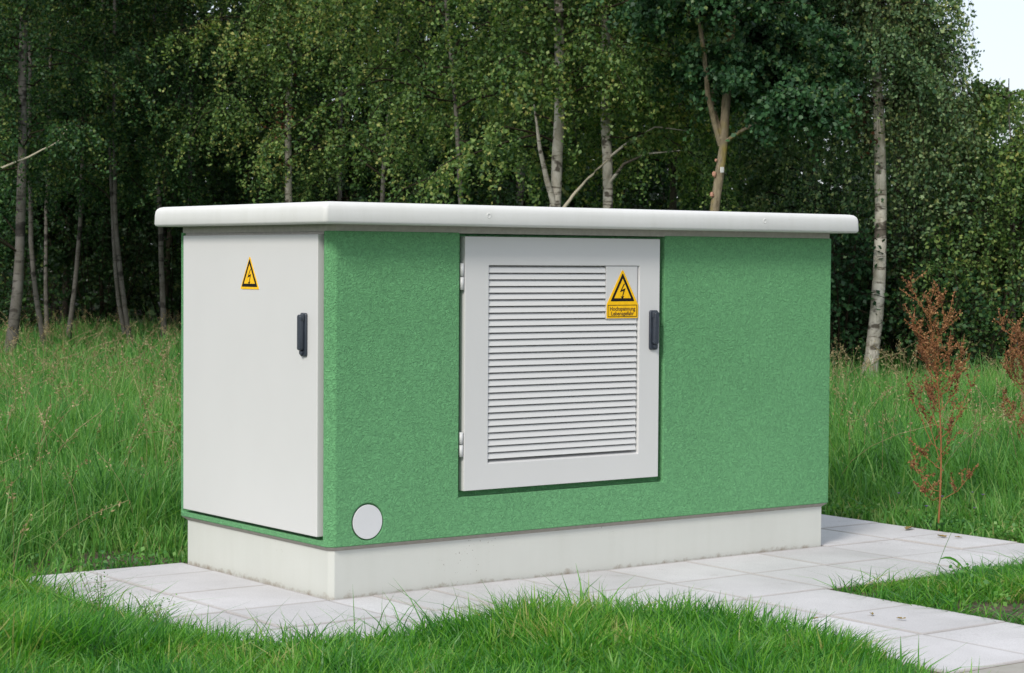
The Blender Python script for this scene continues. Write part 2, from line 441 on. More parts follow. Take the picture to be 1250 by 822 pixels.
bm = bmesh.new()
loft(bm, [[(x, y, z) for x, y in chamf(I - .001, L_ - I + .001, I - .001, D_ - I + .001, .02)] for z in (.204,)] + [[(x, y, z) for x, y in chamf(.002, L_ - .002, .002, D_ - .002, .033)] for z in (.222,)])
for f in bm.faces: f.smooth = False
bm_obj('drip_edge', bm, [M['drip']], st)

# stucco body with the two door recesses cut in
def cut_mesh():
    bm = bmesh.new(); loft(bm, [[(x, y, z) for x, y in chamf(0, L_, 0, D_, .034)] for z in (.222, 1.578)])
    for f in bm.faces: f.smooth = False
    bmesh.ops.recalc_face_normals(bm, faces=bm.faces)
    me = bpy.data.meshes.new('t'); bm.to_mesh(me); bm.free(); a = bpy.data.objects.new('t', me); COL.objects.link(a)
    cs = []
    bm = bmesh.new()
    for x0, x1, y0, y1, z0, z1 in ((.677, 1.878, -.2, .045, .397, 1.7), (-.2, .04, .050, 1.330, .247, 1.7)):
        box(bm, x0, x1, y0, y1, z0, z1)
    # round cover seat
    ring = lambda y: [(.198 + .081 * math.cos(2 * math.pi * i / 48), y, .322 + .081 * math.sin(2 * math.pi * i / 48)) for i in range(48)]
    loft(bm, [ring(-.1), ring(.016)])
    bmesh.ops.recalc_face_normals(bm, faces=bm.faces)
    me2 = bpy.data.meshes.new('c'); bm.to_mesh(me2); bm.free(); c = bpy.data.objects.new('c', me2); COL.objects.link(c)
    md = a.modifiers.new('b', 'BOOLEAN'); md.object = c; md.operation = 'DIFFERENCE'; md.solver = 'EXACT'
    bv = a.modifiers.new('v', 'BEVEL'); bv.width = .005; bv.segments = 2; bv.limit_method = 'ANGLE'; bv.angle_limit = R(40)
    bpy.context.view_layer.update()
    dg = bpy.context.evaluated_depsgraph_get()
    out = bpy.data.meshes.new_from_object(a.evaluated_get(dg), depsgraph=dg)
    bpy.data.objects.remove(a); bpy.data.objects.remove(c)
    return out
me = cut_mesh(); me.name = 'wall'; me.materials.clear()
wall = link('wall', me, [M['stucco']], st)

# collar between wall and roof
bm = bmesh.new(); loft(bm, [[(x, y, z) for x, y in chamf(.006, L_ - .006, .006, D_ - .006, .03)] for z in (1.575, 1.613)])
for f in bm.faces: f.smooth = False
bm_obj('roof_collar', bm, [M['collar']], st)

# roof slab
prof = [(.030, 1.606), (.012, 1.606), (.004, 1.610), (.0, 1.618), (.002, 1.664), (.0045, 1.678), (.010, 1.688), (.020, 1.6955), (.034, 1.699), (.06, 1.7005)]
rings = [rrect(-.0902 + i, 3.0992 - i, -.107 + i, 1.461 - i, max(.004, .022 - i * .3), z, 6) for i, z in prof]
rings.append(rrect(1.2, 1.8, .6, .75, .02, 1.709, 6))
bm = bmesh.new(); loft(bm, rings)
roof = bm_obj('roof', bm, [M['roof']], st)
for x, z in ((.759, 1.653), (2.434, 1.657)):
    bm = bmesh.new()
    rr = lambda r, y: [(x + r * math.cos(2 * math.pi * i / 24), y, z + r * math.sin(2 * math.pi * i / 24)) for i in range(24)]
    loft(bm, [rr(.0125, -.103), rr(.0125, -.1062), rr(.0115, -.1068), rr(.0065, -.1068), rr(.0055, -.1055)])
    bm_obj('bolt_cap', bm, [M['roof']], roof)

# --- vent door (front)
YF = -.002
bm = bmesh.new()
fx = [.704, .836, 1.720, 1.846]; fz = [.424, .541, 1.434, 1.562]
def framemesh(bm, o, i, yf, yb, yi):
    """picture frame with a sloped inner lip: o outer rect, i inner rect"""
    def q(r, y): return [bm.verts.new((r[0], y, r[2])), bm.verts.new((r[1], y, r[2])), bm.verts.new((r[1], y, r[3])), bm.verts.new((r[0], y, r[3]))]
    a = q(o, yb); b = q(o, yf); c = q(i, yf); i2 = (i[0] + .0, i[1] - .011, i[2] + .016, i[3] - .002); d = q(i2, yi); e = q(o, yb)
    for p, r_ in ((a, b), (b, c), (c, d)):
        for j in range(4): bm.faces.new([p[j], p[(j + 1) % 4], r_[(j + 1) % 4], r_[j]])
    bm.faces.new(d); bm.faces.new(a[::-1])
framemesh(bm, (fx[0], fx[3], fz[0], fz[3]), (fx[1], fx[2], fz[1], fz[2]), YF, .038, .034)
vd = bm_obj('vent_door', bm, [M['door']], st, bevel=.0025)
vd['label'] = 'wide grey ventilation door with horizontal louvre slats'

# louvre slats (one panel), shorter beside the blank sign plate
bm = bmesh.new()
z_lo, z_hi = .560, 1.430; n = 29; p = (z_hi - z_lo) / n
for k in range(n):
    z0 = z_lo + k * p; x1 = 1.516 if z0 + p * .5 > 1.186 else 1.7085
    # profile: small front lip, face leaning back upwards
    pts = [(YF + .0045, z0), (YF + .003, z0 + .0015), (YF + .004, z0 + .004), (YF + .0115, z0 + p * .80), (YF + .026, z0 + p * 1.02), (YF + .028, z0 + p * 1.0), (YF + .0135, z0 + p * .76), (YF + .0065, z0 + .001)]
    prism(bm, pts, lambda a, b, d: (d, a, b), .8375, x1, 0)
box(bm, .8372, 1.7087, .0332, .0336, .558, 1.4318, 1)
lv = bm_obj('louvre_panel', bm, [M['door'], M['gap']], vd)
bm = bmesh.new(); box(bm, 1.518, 1.7086, YF + .004, .033, 1.184, 1.4317)
bm_obj('sign_plate', bm, [M['door']], vd, bevel=.001)

# hinges
for z0, z1 in ((1.324, 1.441), (.578, .688)):
    bm = bmesh.new()
    for a, b_ in ((z0, (z0 + z1) / 2 - .002), ((z0 + z1) / 2 + .002, z1)):
        rr = lambda z: [(.692 + .0085 * math.cos(2 * math.pi * i / 16), .004 + .0085 * math.sin(2 * math.pi * i / 16), z) for i in range(16)]
        loft(bm, [rr(a), rr(b_)])
    box(bm, .694, .7035, .008, .030, z0 + .004, z1 - .004)
    bm_obj('hinge', bm, [M['hinge']], vd)

# swing handles: base plate, raised lever and lock barrel
def handle(parent, place, length=.189, w=.052):
    """place(u, v, h): u across, v up, h out of the door"""
    bm = bmesh.new()
    def rr(u0, u1, v0, v1, r, h):
        return [place(u, v, h) for u, v, _ in rrect(u0, u1, v0, v1, r, 0, 4)]
    loft(bm, [rr(-w / 2, w / 2, 0, length, .010, 0), rr(-w / 2, w / 2, 0, length, .010, .006), rr(-w / 2 + .004, w / 2 - .004, .004, length - .004, .008, .010)])
    lw = .028
    loft(bm, [rr(-lw / 2, lw / 2, .030, length - .010, .008, .010), rr(-lw / 2, lw / 2, .026, length - .008, .008, .024), rr(-lw / 2 + .003, lw / 2 - .003, .030, length - .012, .006, .031)])
    loft(bm, [rr(-lw / 2 - .004, lw / 2 + .004, length - .040, length - .006, .008, .0101), rr(-lw / 2 - .002, lw / 2 + .002, length - .036, length - .008, .008, .027)])
    loft(bm, [[place(.010 * math.cos(a), .018 + .010 * math.sin(a), h) for a in np.linspace(0, 2 * math.pi, 17)[:-1]] for h in (.009, .021, .0215)])
    return bm_obj('handle', bm, [M['handle']], parent, bevel=.0012)
handle(vd, lambda u, v, h: (1.806 + u, YF - .0002 - h, 1.034 + v))

# --- warning signs
def tri(cx, z0, w, h, r=0.0):
    return [(cx - w / 2, z0), (cx + w / 2, z0), (cx, z0 + h)]
def round_poly(pts, r, n=4):
    out = []; m = len(pts)
    for i in range(m):
        p0, p1, p2 = (np.array(pts[(i + j) % m], float) for j in (-1, 0, 1))
        a = p0 - p1; b = p2 - p1; a /= np.linalg.norm(a); b /= np.linalg.norm(b)
        for t in np.linspace(0, 1, n):
            q = p1 + r * ((1 - t) ** 2 * a + t ** 2 * b); out.append(tuple(q))
    return out
def bolt(cx, cz, s):
    """lightning arrow, pointing down"""
    P = [(.20, 1.0), (-.30, .38), (.02, .44), (-.06, .05), (-.22, .10), (-.02, -.20), (.17, .12), (.05, .08), (.26, .62), (-.06, .55), (.36, 1.0)]
    P = [(.10, 1.0), (-.28, .36), (.08, .46), (-.06, .02), (-.19, .06), (-.04, -.22), (.15, .08), (.03, .05), (.27, .66), (-.08, .54), (.22, 1.0)]
    return [(cx + a * s, cz + (b - .4) * s) for a, b in P]
def text_polys(body, size):
    cu = bpy.data.curves.new('t', 'FONT'); cu.body = body; cu.size = size; cu.align_x = 'CENTER'; cu.resolution_u = 3; cu.offset = .0006
    o = bpy.data.objects.new('t', cu); COL.objects.link(o); bpy.context.view_layer.update()
    dg = bpy.context.evaluated_depsgraph_get(); me = bpy.data.meshes.new_from_object(o.evaluated_get(dg), depsgraph=dg)
    V = [tuple(v.co) for v in me.vertices]; F = [tuple(p.vertices) for p in me.polygons]
    bpy.data.objects.remove(o); return V, F
def sign(parent, fn, cx, zt0, w, h, boxed=None):
    bm = bmesh.new(); r = w * .05
    if boxed:
        zb, bw = boxed
        prism(bm, round_poly([(cx - bw / 2, zb), (cx + bw / 2, zb), (cx + bw / 2, zt0 - .003), (cx + .004, zt0 + h), (cx - .004, zt0 + h), (cx - bw / 2, zt0 - .003)], .004), fn, 0, .0022, 0)
    else:
        prism(bm, round_poly(tri(cx, zt0, w, h), r), fn, 0, .0022, 0)
    k = .855; o = (1 - k)
    prism(bm, round_poly(tri(cx, zt0 + w * .062, w * k, h * k), r * .7), fn, .0022, .0026, 1)
    k2 = .59
    prism(bm, tri(cx, zt0 + w * .062 + w * .085, w * k2, h * k2), fn, .0026, .0030, 0)
    prism(bm, bolt(cx, zt0 + h * .36, h * .40), fn, .0030, .0034, 1)
    if boxed:
        zb, bw = boxed; zt = zt0 - .006
        a, b_, c, d = cx - bw / 2 + .006, cx + bw / 2 - .006, zb + .006, zt
        for r_ in ((a, b_, c, c + .003), (a, b_, d - .003, d), (a, a + .003, c + .003, d - .003), (b_ - .003, b_, c + .003, d - .003)):
            prism(bm, [(r_[0], r_[2]), (r_[1], r_[2]), (r_[1], r_[3]), (r_[0], r_[3])], fn, .0022, .0027, 1)
        for body, zz in (('Hochspannung', zb + .036), ('Lebensgefahr', zb + .0135)):
            V, F = text_polys(body, .0262)
            vs = [bm.verts.new(fn(cx + v[0], zz + v[1], .0028)) for v in V]
            for f in F:
                try: bm.faces.new([vs[i] for i in f]).material_index = 2
                except ValueError: pass
    me = bpy.data.meshes.new('warning_sign'); bm.to_mesh(me); bm.free()
    return link('warning_sign', me, [M['yellow'], M['black'], M['ochre']], parent)
ff = lambda a, b, d: (a, YF + .0038 - d, b)
sg = sign(vd, ff, 1.617, 1.256, .172, .156, (1.187, .190))
sg['label'] = 'yellow high voltage triangle over a yellow plate reading Hochspannung Lebensgefahr'

# --- side door (left face)
bm = bmesh.new(); box(bm, -.012, .034, .079, 1.301, .262, 1.563)
sd = bm_obj('side_door', bm, [M['door']], st, bevel=.004, segs=3)
sd['label'] = 'plain smooth grey door in the narrow end wall'
fl = lambda a, b, d: (-.0122 - d, -a, b)
sg2 = sign(sd, fl, -.661, 1.319, .168, .149)
sg2['label'] = 'small yellow triangle with a black lightning bolt'
handle(sd, lambda u, v, h: (-.0122 - h, .185 - u, 1.035 + v))
bm = bmesh.new(); box(bm, .012, .0395, .068, 1.322, 1.5635, 1.574)
bm_obj('door_rail', bm, [M['collar']], sd)

# round cover
bm = bmesh.new()
rr = lambda r, y: [(.198 + r * math.cos(2 * math.pi * i / 64), y, .322 + r * math.sin(2 * math.pi * i / 64)) for i in range(64)]
loft(bm, [rr(.0745, .0155), rr(.0745, .0012), rr(.0738, .0004)])
bm_obj('round_cover', bm, [M['cap']], st)

# ------------------------------------------------------------------ trees
def resample(pts, n):
    pts = np.asarray(pts, float); d = np.r_[0, np.cumsum(np.linalg.norm(np.diff(pts, axis=0), axis=1))]
    t = np.linspace(0, d[-1], n); return np.stack([np.interp(t, d, pts[:, i]) for i in range(3)], 1)

def grow(rng, trunk, hz, spread, nl, ntw, nlf, rise=.45, drop=.6, hang=.8, twl=(.35, .9), up_taper=True, azim=None, rad=.013, jitter=.030, limb_pts=7):
    """limbs and twigs from a trunk polyline; returns (tube verts, quads), leaf centres"""
    z = trunk[:, 2]; ztop = z[-1]
    zs = hz[0] + (min(hz[1], ztop) - hz[0]) * rng.random(nl) ** 1.05
    st_ = np.stack([np.interp(zs, z, trunk[:, i]) for i in range(3)], 1)
    az = rng.uniform(0, 2 * np.pi, nl) if azim is None else rng.normal(azim[0], azim[1], nl)
    f = (zs - hz[0]) / max(.1, ztop - hz[0])
    Ln = spread * np.clip(1.0 - (f ** 1.6) * (.75 if up_taper else .2), .2, 1) * rng.uniform(.55, 1.1, nl)
    s = np.linspace(0, 1, limb_pts)[None, :, None]
    H = np.stack([np.cos(az), np.sin(az), np.zeros(nl)], 1)[:, None, :]
    wob = np.cumsum(rng.normal(0, .035, (nl, limb_pts, 3)), axis=1); wob[:, 0] = 0
    P = st_[:, None, :] + H * Ln[:, None, None] * s + np.array([0, 0, 1.])[None, None, :] * (Ln[:, None, None] * (rise * rng.uniform(.5, 1.5, nl)[:, None, None] * s - drop * rng.uniform(.4, 1.3, nl)[:, None, None] * s ** 2.2)) + wob * Ln[:, None, None]
    Rr = rad * (Ln[:, None] / spread) * (1 - .85 * s[..., 0]) + .003
    V1, F1 = tubes(P, Rr, 5)
    # twigs
    nt_ = nl * ntw; li = np.repeat(np.arange(nl), ntw); ts = rng.uniform(.18, 1.0, nt_)
    fi = ts * (limb_pts - 1); i0 = np.minimum(fi.astype(int), limb_pts - 2); fr = (fi - i0)[:, None]
    T0 = P[li, i0] * (1 - fr) + P[li, i0 + 1] * fr
    d = rng.normal(size=(nt_, 3)); d[:, :2] += H[li, 0, :2] * .9; d[:, 2] = d[:, 2] * .4 - .1; d /= np.linalg.norm(d, axis=1, keepdims=True)
    tl = rng.uniform(*twl, nt_) * (.7 + .5 * rng.random(nt_))
    q = np.linspace(0, 1, 5)[None, :, None]
    PT = T0[:, None, :] + d[:, None, :] * (tl[:, None, None] * (q - hang * .35 * q ** 2)) + np.array([0, 0, -1.])[None, None, :] * (tl[:, None, None] * hang * q ** 1.7)
    V2, F2 = tubes(PT, .0032 * (1 - .7 * q[..., 0]) * np.ones((nt_, 1)), 3)
    # leaves
    n3 = nt_ * nlf; tj = np.repeat(np.arange(nt_), nlf); tq = rng.uniform(.05, 1.0, n3) * 4; j0 = np.minimum(tq.astype(int), 3); fr = (tq - j0)[:, None]
    C = PT[tj, j0] * (1 - fr) + PT[tj, j0 + 1] * fr + rng.normal(0, jitter, (n3, 3))
    C = C[C[:, 2] > .05]
    return (np.concatenate([V1, V2]), np.concatenate([F1, F2 + len(V1)])), C

def tree(name, label, trunk_pts, r0, bark_m, leaf_m, crown, lsize=.055, group=None, seed=0, cat='tree', stems=(), leaf_aspect=.72, extra=None, roots=.35):
    """trunk_pts world points from the ground up; crown: list of dicts for grow()"""
    rng = np.random.default_rng(seed + 100)
    tp = resample(trunk_pts, 26); base = tp[0].copy(); base[2] = 0
    h = tp[-1, 2]; rad = r0 * (1 - .82 * (tp[:, 2] / h) ** .9) * (1 + roots * np.exp(-tp[:, 2] / .28))
    rad = rad * (1 + rng.normal(0, .035, len(rad)))
    tp[1:, :2] += np.cumsum(rng.normal(0, .006, (25, 2)), axis=0)
    A = Acc(); v, f = tubes(tp[None] - base, rad[None], 12); A.add(v, f)
    for sp_, r1 in stems:
        sp2 = resample(sp_, 14); v, f = tubes(sp2[None] - base, (r1 * (1 - .75 * np.linspace(0, 1, 14)))[None], 8); A.add(v, f)
    root = empty(name, base, label, cat, group)
    v, f, mi = A.get(); np_mesh('trunk', v, f, [bark_m], root, smooth=True)
    W = Acc(); CC = []
    for c in crown:
        c = dict(c); src = c.pop('stem', None); t_ = tp if src is None else resample(stems[src][0], 14)
        (v, f), C = grow(rng, t_, **c); W.add(v - base, f); CC.append(C)
    C = np.concatenate(CC) - base
    v, f, rn = leaves(C, lsize, rng, leaf_aspect)
    # crown = twigs and leaves in one foliage mesh
    wv, wf, _ = W.get()
    V = np.concatenate([wv, v]); F = np.concatenate([wf, f + len(wv)])
    at_ = np.concatenate([np.full(len(wf), .5), rn])
    np_mesh('crown', V, F, [M['twig'], leaf_m], root, attrs={'rnd': ('FACE', at_)}, matidx=np.r_[np.zeros(len(wf)), np.ones(len(f))])
    if extra: extra(root, base)
    return root

def tpx(pts, d, top, r=0):
    """trunk through photo points (px,py) at distance d, continued to height top"""
    P = [at(px, py, d) for px, py in pts]
    P.sort(key=lambda p: p[2])
    lo = P[0].copy(); k = (P[1] - P[0]) / (P[1][2] - P[0][2]); lo = P[0] - k * P[0][2] * (1 if P[0][2] > 0 else 1)
    lo[2] = 0.0
    hi = P[-1].copy(); k = (P[-1] - P[-2]) / (P[-1][2] - P[-2][2]); hi = P[-1] + np.array([k[0] * .3, k[1] * .3, 1.]) * (top - P[-1][2])
    return [lo] + [p for p in P if .15 < p[2] < top] + [hi]

def upper(hz, spread, nl, ntw, nlf, **k): return dict(hz=hz, spread=spread, nl=int(nl * 1.35), ntw=int(ntw * 1.1), nlf=int(nlf * 2.1), **k)

LB, LO, LBL, LD, LS = M['leaf_birch'], M['leaf_olive'], M['leaf_blue'], M['leaf_dark'], M['leaf_shrub']
BB, DB, GB, GR = M['birch'], M['dark_bark'], M['green_bark'], M['shaded_birch']

# front row, each one singled out (photo column, distance)
tree('birch_tree', 'white barked birch standing alone in the meadow right of the green station', tpx([(1064, 440), (1069, 400), (1074, 330), (1077, 250), (1075, 150), (1073, 60)], 23.6, 10.8), .084, M['bright_birch'], LBL,
     [upper((3.5, 9.6), 1.0, 40, 14, 22, rise=.5, drop=.5, hang=.9, twl=(.4, .8)), upper((2.9, 5.2), .95, 17, 14, 24, rise=.5, drop=.5, hang=1.6, twl=(.6, 1.25), azim=(-.64, .45)), upper((2.9, 5.2), .85, 15, 14, 24, rise=.5, drop=.5, hang=1.6, twl=(.6, 1.25), azim=(2.5, .45)), upper((4.3, 8), .9, 14, 12, 18, hang=1.2, azim=(-2.2, .7))], .048, seed=1, roots=.5)

def alder_extra(root, base):
    # small white tag and pinkish crusts on the trunk
    for (px, py, r) in ((872, 213, .030), (869, 238, .028), (874, 196, .020)):
        p = at(px, py, 21.95) - base
        bm = bmesh.new(); bmesh.ops.create_icosphere(bm, subdivisions=2, radius=r)
        rr_ = np.random.default_rng(int(px))
        for v in bm.verts: v.co = Vector((v.co.x * .7, v.co.y * .7, v.co.z)) * (1 + rr_.normal(0, .15)) + Vector(p)
        bm_obj('fungus_crust', bm, [M['pink']], root)
alder_tr = tpx([(870, 255), (874, 215), (880, 178)], 22, 8.6)
a0 = at(880, 178, 22)
stemA = [a0, at(872, 150, 22), at(863, 110, 21.8), at(862, 85, 21.7), at(850, 0, 21.5), at(835, -120, 21.3)]
stemB = [a0, at(900, 163, 21.9), at(925, 150, 21.7), at(950, 141, 21.5), at(978, 120, 21.3)]
stemC = [at(879, 172, 22), at(884, 140, 22.1), at(888, 100, 22.2), at(886, 60, 22.1), at(900, -60, 22)]
stemD = [a0 + [0, 0, .1], at(868, 120, 22.1), at(880, 90, 22.3), at(920, 70, 22.4), at(955, 30, 22.5)]
tree('alder_tree', 'dark leaved tree with forked mossy trunk rising behind the station roof right of centre', alder_tr, .066, GB, LD,
     [upper((3.9, 8.4), 1.6, 44, 15, 30, rise=.7, drop=.2, hang=.3, twl=(.25, .6)),
      dict(stem=0, hz=(3.95, 6), spread=1.0, nl=22, ntw=14, nlf=50, rise=.5, drop=.3, hang=.4, twl=(.25, .6)),
      dict(stem=1, hz=(3.0, 4.3), spread=.5, nl=16, ntw=12, nlf=34, azim=(-.64, 1.3), rise=.5, drop=.3, hang=.45, twl=(.25, .6)),
      dict(stem=3, hz=(3.3, 5.2), spread=1.15, nl=44, ntw=14, nlf=50, azim=(-.64, 1.2), rise=.35, drop=.35, hang=.35, twl=(.25, .6))],
     .060, seed=2, cat='tree', stems=[(stemA, .034), (stemB, .026), (stemC, .040), (stemD, .026)], extra=alder_extra)

tree('birch_tree', 'white birch with a thin second stem at its foot behind the middle of the roof', tpx([(679, 250), (681, 200), (684, 150), (683, 110)], 23.5, 11), .083, BB, LO,
     [upper((2.6, 10.5), 2.3, 46, 15, 26, hang=.9), upper((3.6, 8), .9, 14, 12, 18, hang=1.2, azim=(-2.2, .7))], .052, seed=3, stems=[([at(680, 262, 23.5), at(668, 222, 23.4), at(659, 182, 23.3), at(655, 150, 23.25), at(652, 128, 23.2)], .042)])
tree('birch_tree', 'mossy grey and white birch just right of the double stemmed one behind the roof', tpx([(742, 250), (742, 205), (740, 150), (740, 95)], 24, 11), .072, BB, LO,
     [upper((2.7, 10.5), 2.3, 46, 15, 26, hang=.9), upper((3.8, 8), .9, 14, 12, 18, hang=1.2, azim=(-2.2, .7))], .052, seed=4, stems=[([at(743, 225, 24), at(762, 200, 23.8), at(790, 188, 23.6), at(830, 184, 23.4)], .022), ([at(741, 195, 24), at(765, 175, 23.9), at(800, 155, 23.8), at(840, 160, 23.6)], .018)])
tree('birch_tree', 'slender straight white birch left of centre behind the end wall of the station', tpx([(352, 232), (351, 190), (352, 130), (354, 60), (354, 20)], 30, 12), .062, BB, LO,
     [upper((3.0, 11), 2.1, 40, 14, 24, hang=1.0), upper((3.9, 8), .9, 14, 12, 18, hang=1.2, azim=(-2.2, .7))], .052, seed=5)
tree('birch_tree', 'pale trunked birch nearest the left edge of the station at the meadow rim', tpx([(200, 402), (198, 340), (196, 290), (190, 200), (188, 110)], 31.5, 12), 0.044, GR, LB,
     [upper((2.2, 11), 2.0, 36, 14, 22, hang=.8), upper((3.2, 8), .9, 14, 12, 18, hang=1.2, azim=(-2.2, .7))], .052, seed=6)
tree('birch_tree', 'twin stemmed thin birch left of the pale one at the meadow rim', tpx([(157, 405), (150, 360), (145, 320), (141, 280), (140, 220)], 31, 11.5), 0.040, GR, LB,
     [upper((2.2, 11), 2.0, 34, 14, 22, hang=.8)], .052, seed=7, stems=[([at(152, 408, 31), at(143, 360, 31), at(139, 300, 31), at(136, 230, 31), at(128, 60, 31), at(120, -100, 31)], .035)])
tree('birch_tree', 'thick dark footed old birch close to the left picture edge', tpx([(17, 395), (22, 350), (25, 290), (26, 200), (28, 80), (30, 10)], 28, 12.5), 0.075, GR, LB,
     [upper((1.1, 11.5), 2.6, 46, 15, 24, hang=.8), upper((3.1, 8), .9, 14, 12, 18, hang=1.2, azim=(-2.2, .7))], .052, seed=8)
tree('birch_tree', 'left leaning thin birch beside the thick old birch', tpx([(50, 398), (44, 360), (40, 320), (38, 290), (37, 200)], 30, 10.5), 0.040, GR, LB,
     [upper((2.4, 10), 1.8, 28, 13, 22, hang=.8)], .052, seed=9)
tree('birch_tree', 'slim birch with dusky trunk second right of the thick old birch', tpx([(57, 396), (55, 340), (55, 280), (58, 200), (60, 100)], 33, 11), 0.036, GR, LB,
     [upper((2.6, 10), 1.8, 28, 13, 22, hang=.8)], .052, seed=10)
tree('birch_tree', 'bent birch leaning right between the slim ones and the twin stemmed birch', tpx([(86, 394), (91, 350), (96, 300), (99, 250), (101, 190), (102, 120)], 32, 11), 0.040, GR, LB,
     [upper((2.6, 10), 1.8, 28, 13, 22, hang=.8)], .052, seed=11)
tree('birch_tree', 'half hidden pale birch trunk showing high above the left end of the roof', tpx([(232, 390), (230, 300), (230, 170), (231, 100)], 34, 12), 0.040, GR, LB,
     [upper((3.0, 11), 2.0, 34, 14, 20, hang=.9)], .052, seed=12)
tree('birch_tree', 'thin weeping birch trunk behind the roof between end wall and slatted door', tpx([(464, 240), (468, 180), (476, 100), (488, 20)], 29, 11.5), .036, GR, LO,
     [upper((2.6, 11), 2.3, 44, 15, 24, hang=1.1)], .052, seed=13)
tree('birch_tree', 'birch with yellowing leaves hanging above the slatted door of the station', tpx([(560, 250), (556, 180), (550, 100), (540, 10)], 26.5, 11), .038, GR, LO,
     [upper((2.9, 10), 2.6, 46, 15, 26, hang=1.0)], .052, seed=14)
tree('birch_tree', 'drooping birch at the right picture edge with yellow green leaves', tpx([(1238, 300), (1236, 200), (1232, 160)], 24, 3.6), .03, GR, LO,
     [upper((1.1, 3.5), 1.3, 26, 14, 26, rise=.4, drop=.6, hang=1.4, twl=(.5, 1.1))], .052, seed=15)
tree('birch_tree', 'tall dense birch behind the lone white birch on the right', tpx([(1092, 380), (1094, 240), (1092, 100)], 27, 9.5), .06, DB, LBL,
     [upper((2.6, 9), .85, 44, 16, 28, hang=1.2, twl=(.35, .8))], .052, seed=16)
tree('birch_tree', 'leafy birch filling the gap between the forked tree and the lone white birch', tpx([(985, 250), (990, 150), (1000, 40)], 27, 10.5), .07, DB, LBL,
     [upper((2.2, 10), 2.0, 46, 15, 26, hang=1.0)], .052, seed=17)
tree('birch_tree', 'olive leaved birch behind the forked tree above the plain green wall', tpx([(822, 250), (826, 150), (820, 40)], 26.5, 11), .06, DB, LO,
     [upper((2.4, 10.5), 2.2, 44, 15, 26, hang=1.0)], .052, seed=18)
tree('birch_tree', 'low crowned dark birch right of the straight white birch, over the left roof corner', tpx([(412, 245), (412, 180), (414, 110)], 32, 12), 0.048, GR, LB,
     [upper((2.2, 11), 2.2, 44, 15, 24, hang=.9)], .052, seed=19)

# second and third rows: only leaves and shadowy trunks show
k = 0
for dist, pxs in ((36, range(-160, 960, 112)), (42, range(-190, 960, 140)), (50, range(-260, 960, 180))):
    for px in pxs:
        q = px + float(rg.uniform(-35, 35)); d = dist + float(rg.uniform(-2, 2)); b0 = gpos(q, d)
        lean = rg.normal(0, .35, 2)
        ht = float(rg.uniform(11, 14))
        pts = [b0, b0 + [lean[0] * .3, lean[1] * .3, 3], b0 + [lean[0], lean[1], ht]]
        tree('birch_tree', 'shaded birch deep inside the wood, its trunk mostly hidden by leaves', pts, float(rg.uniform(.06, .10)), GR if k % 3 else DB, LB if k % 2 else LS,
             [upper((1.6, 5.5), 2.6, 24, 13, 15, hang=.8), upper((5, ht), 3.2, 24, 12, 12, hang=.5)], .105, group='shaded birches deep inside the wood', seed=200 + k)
        k += 1
# low tree at the far right under the open sky
b0 = gpos(1228, 44)
tree('oak_tree', 'low round leafy tree far off under the open sky at the right edge', [b0, b0 + [0, 0, 2], b0 + [.3, 0, 3.9]], .14, DB, LBL, [upper((.8, 3.6), 3.0, 60, 15, 16, rise=.3, drop=.3, hang=.3)], .10, seed=20)
b0 = gpos(1150, 40)
tree('oak_tree', 'broad leafy tree behind the dense birch on the right', [b0, b0 + [0, 0, 2], b0 + [.3, 0, 4.9]], .14, DB, LBL, [upper((.8, 4.4), 2.8, 60, 15, 16, rise=.3, drop=.3, hang=.3)], .10, seed=21)

# bleached dead branches
def branch(name, label, pts, r, cat='branch', m='dead'):
    P = resample(pts, 16); b = P[0].copy(); P = P - b
    P[1:-1] += np.random.default_rng(int(abs(b[0]) * 100)).normal(0, .003, (14, 3))
    v, f = tubes(P[None], (r * (1 - .6 * np.linspace(0, 1, 16)))[None], 7)
    o = np_mesh(name, v, f, [M[m]], smooth=True); o.location = b; tag(o, label, cat); return o
branch('dead_branch', 'bare bleached branch leaning between the two birches behind the roof', [at(683, 262, 23.3), at(700, 238, 23.4), at(722, 214, 23.6), at(742, 196, 23.85)], .022)
branch('dead_branch', 'long thin bare branch reaching in from the left picture edge', [at(-40, 215, 27), at(0, 206, 27.2), at(40, 190, 27.4), at(72, 172, 27.6), at(82, 158, 27.8)], .020)

# white tag by the forked tree
p = at(881.5, 207, 21.9); bm = bmesh.new(); box(bm, p[0] - .022, p[0] + .022, p[1] - .006, p[1] + .006, p[2] - .035, p[2] + .025)
bmesh.ops.bevel(bm, geom=bm.edges[:], offset=.003, segments=1, affect='EDGES')
tag(bm_obj('tree_tag', bm, [M['white']]), 'small white tag fixed to the mossy trunk of the forked tree', 'tag')

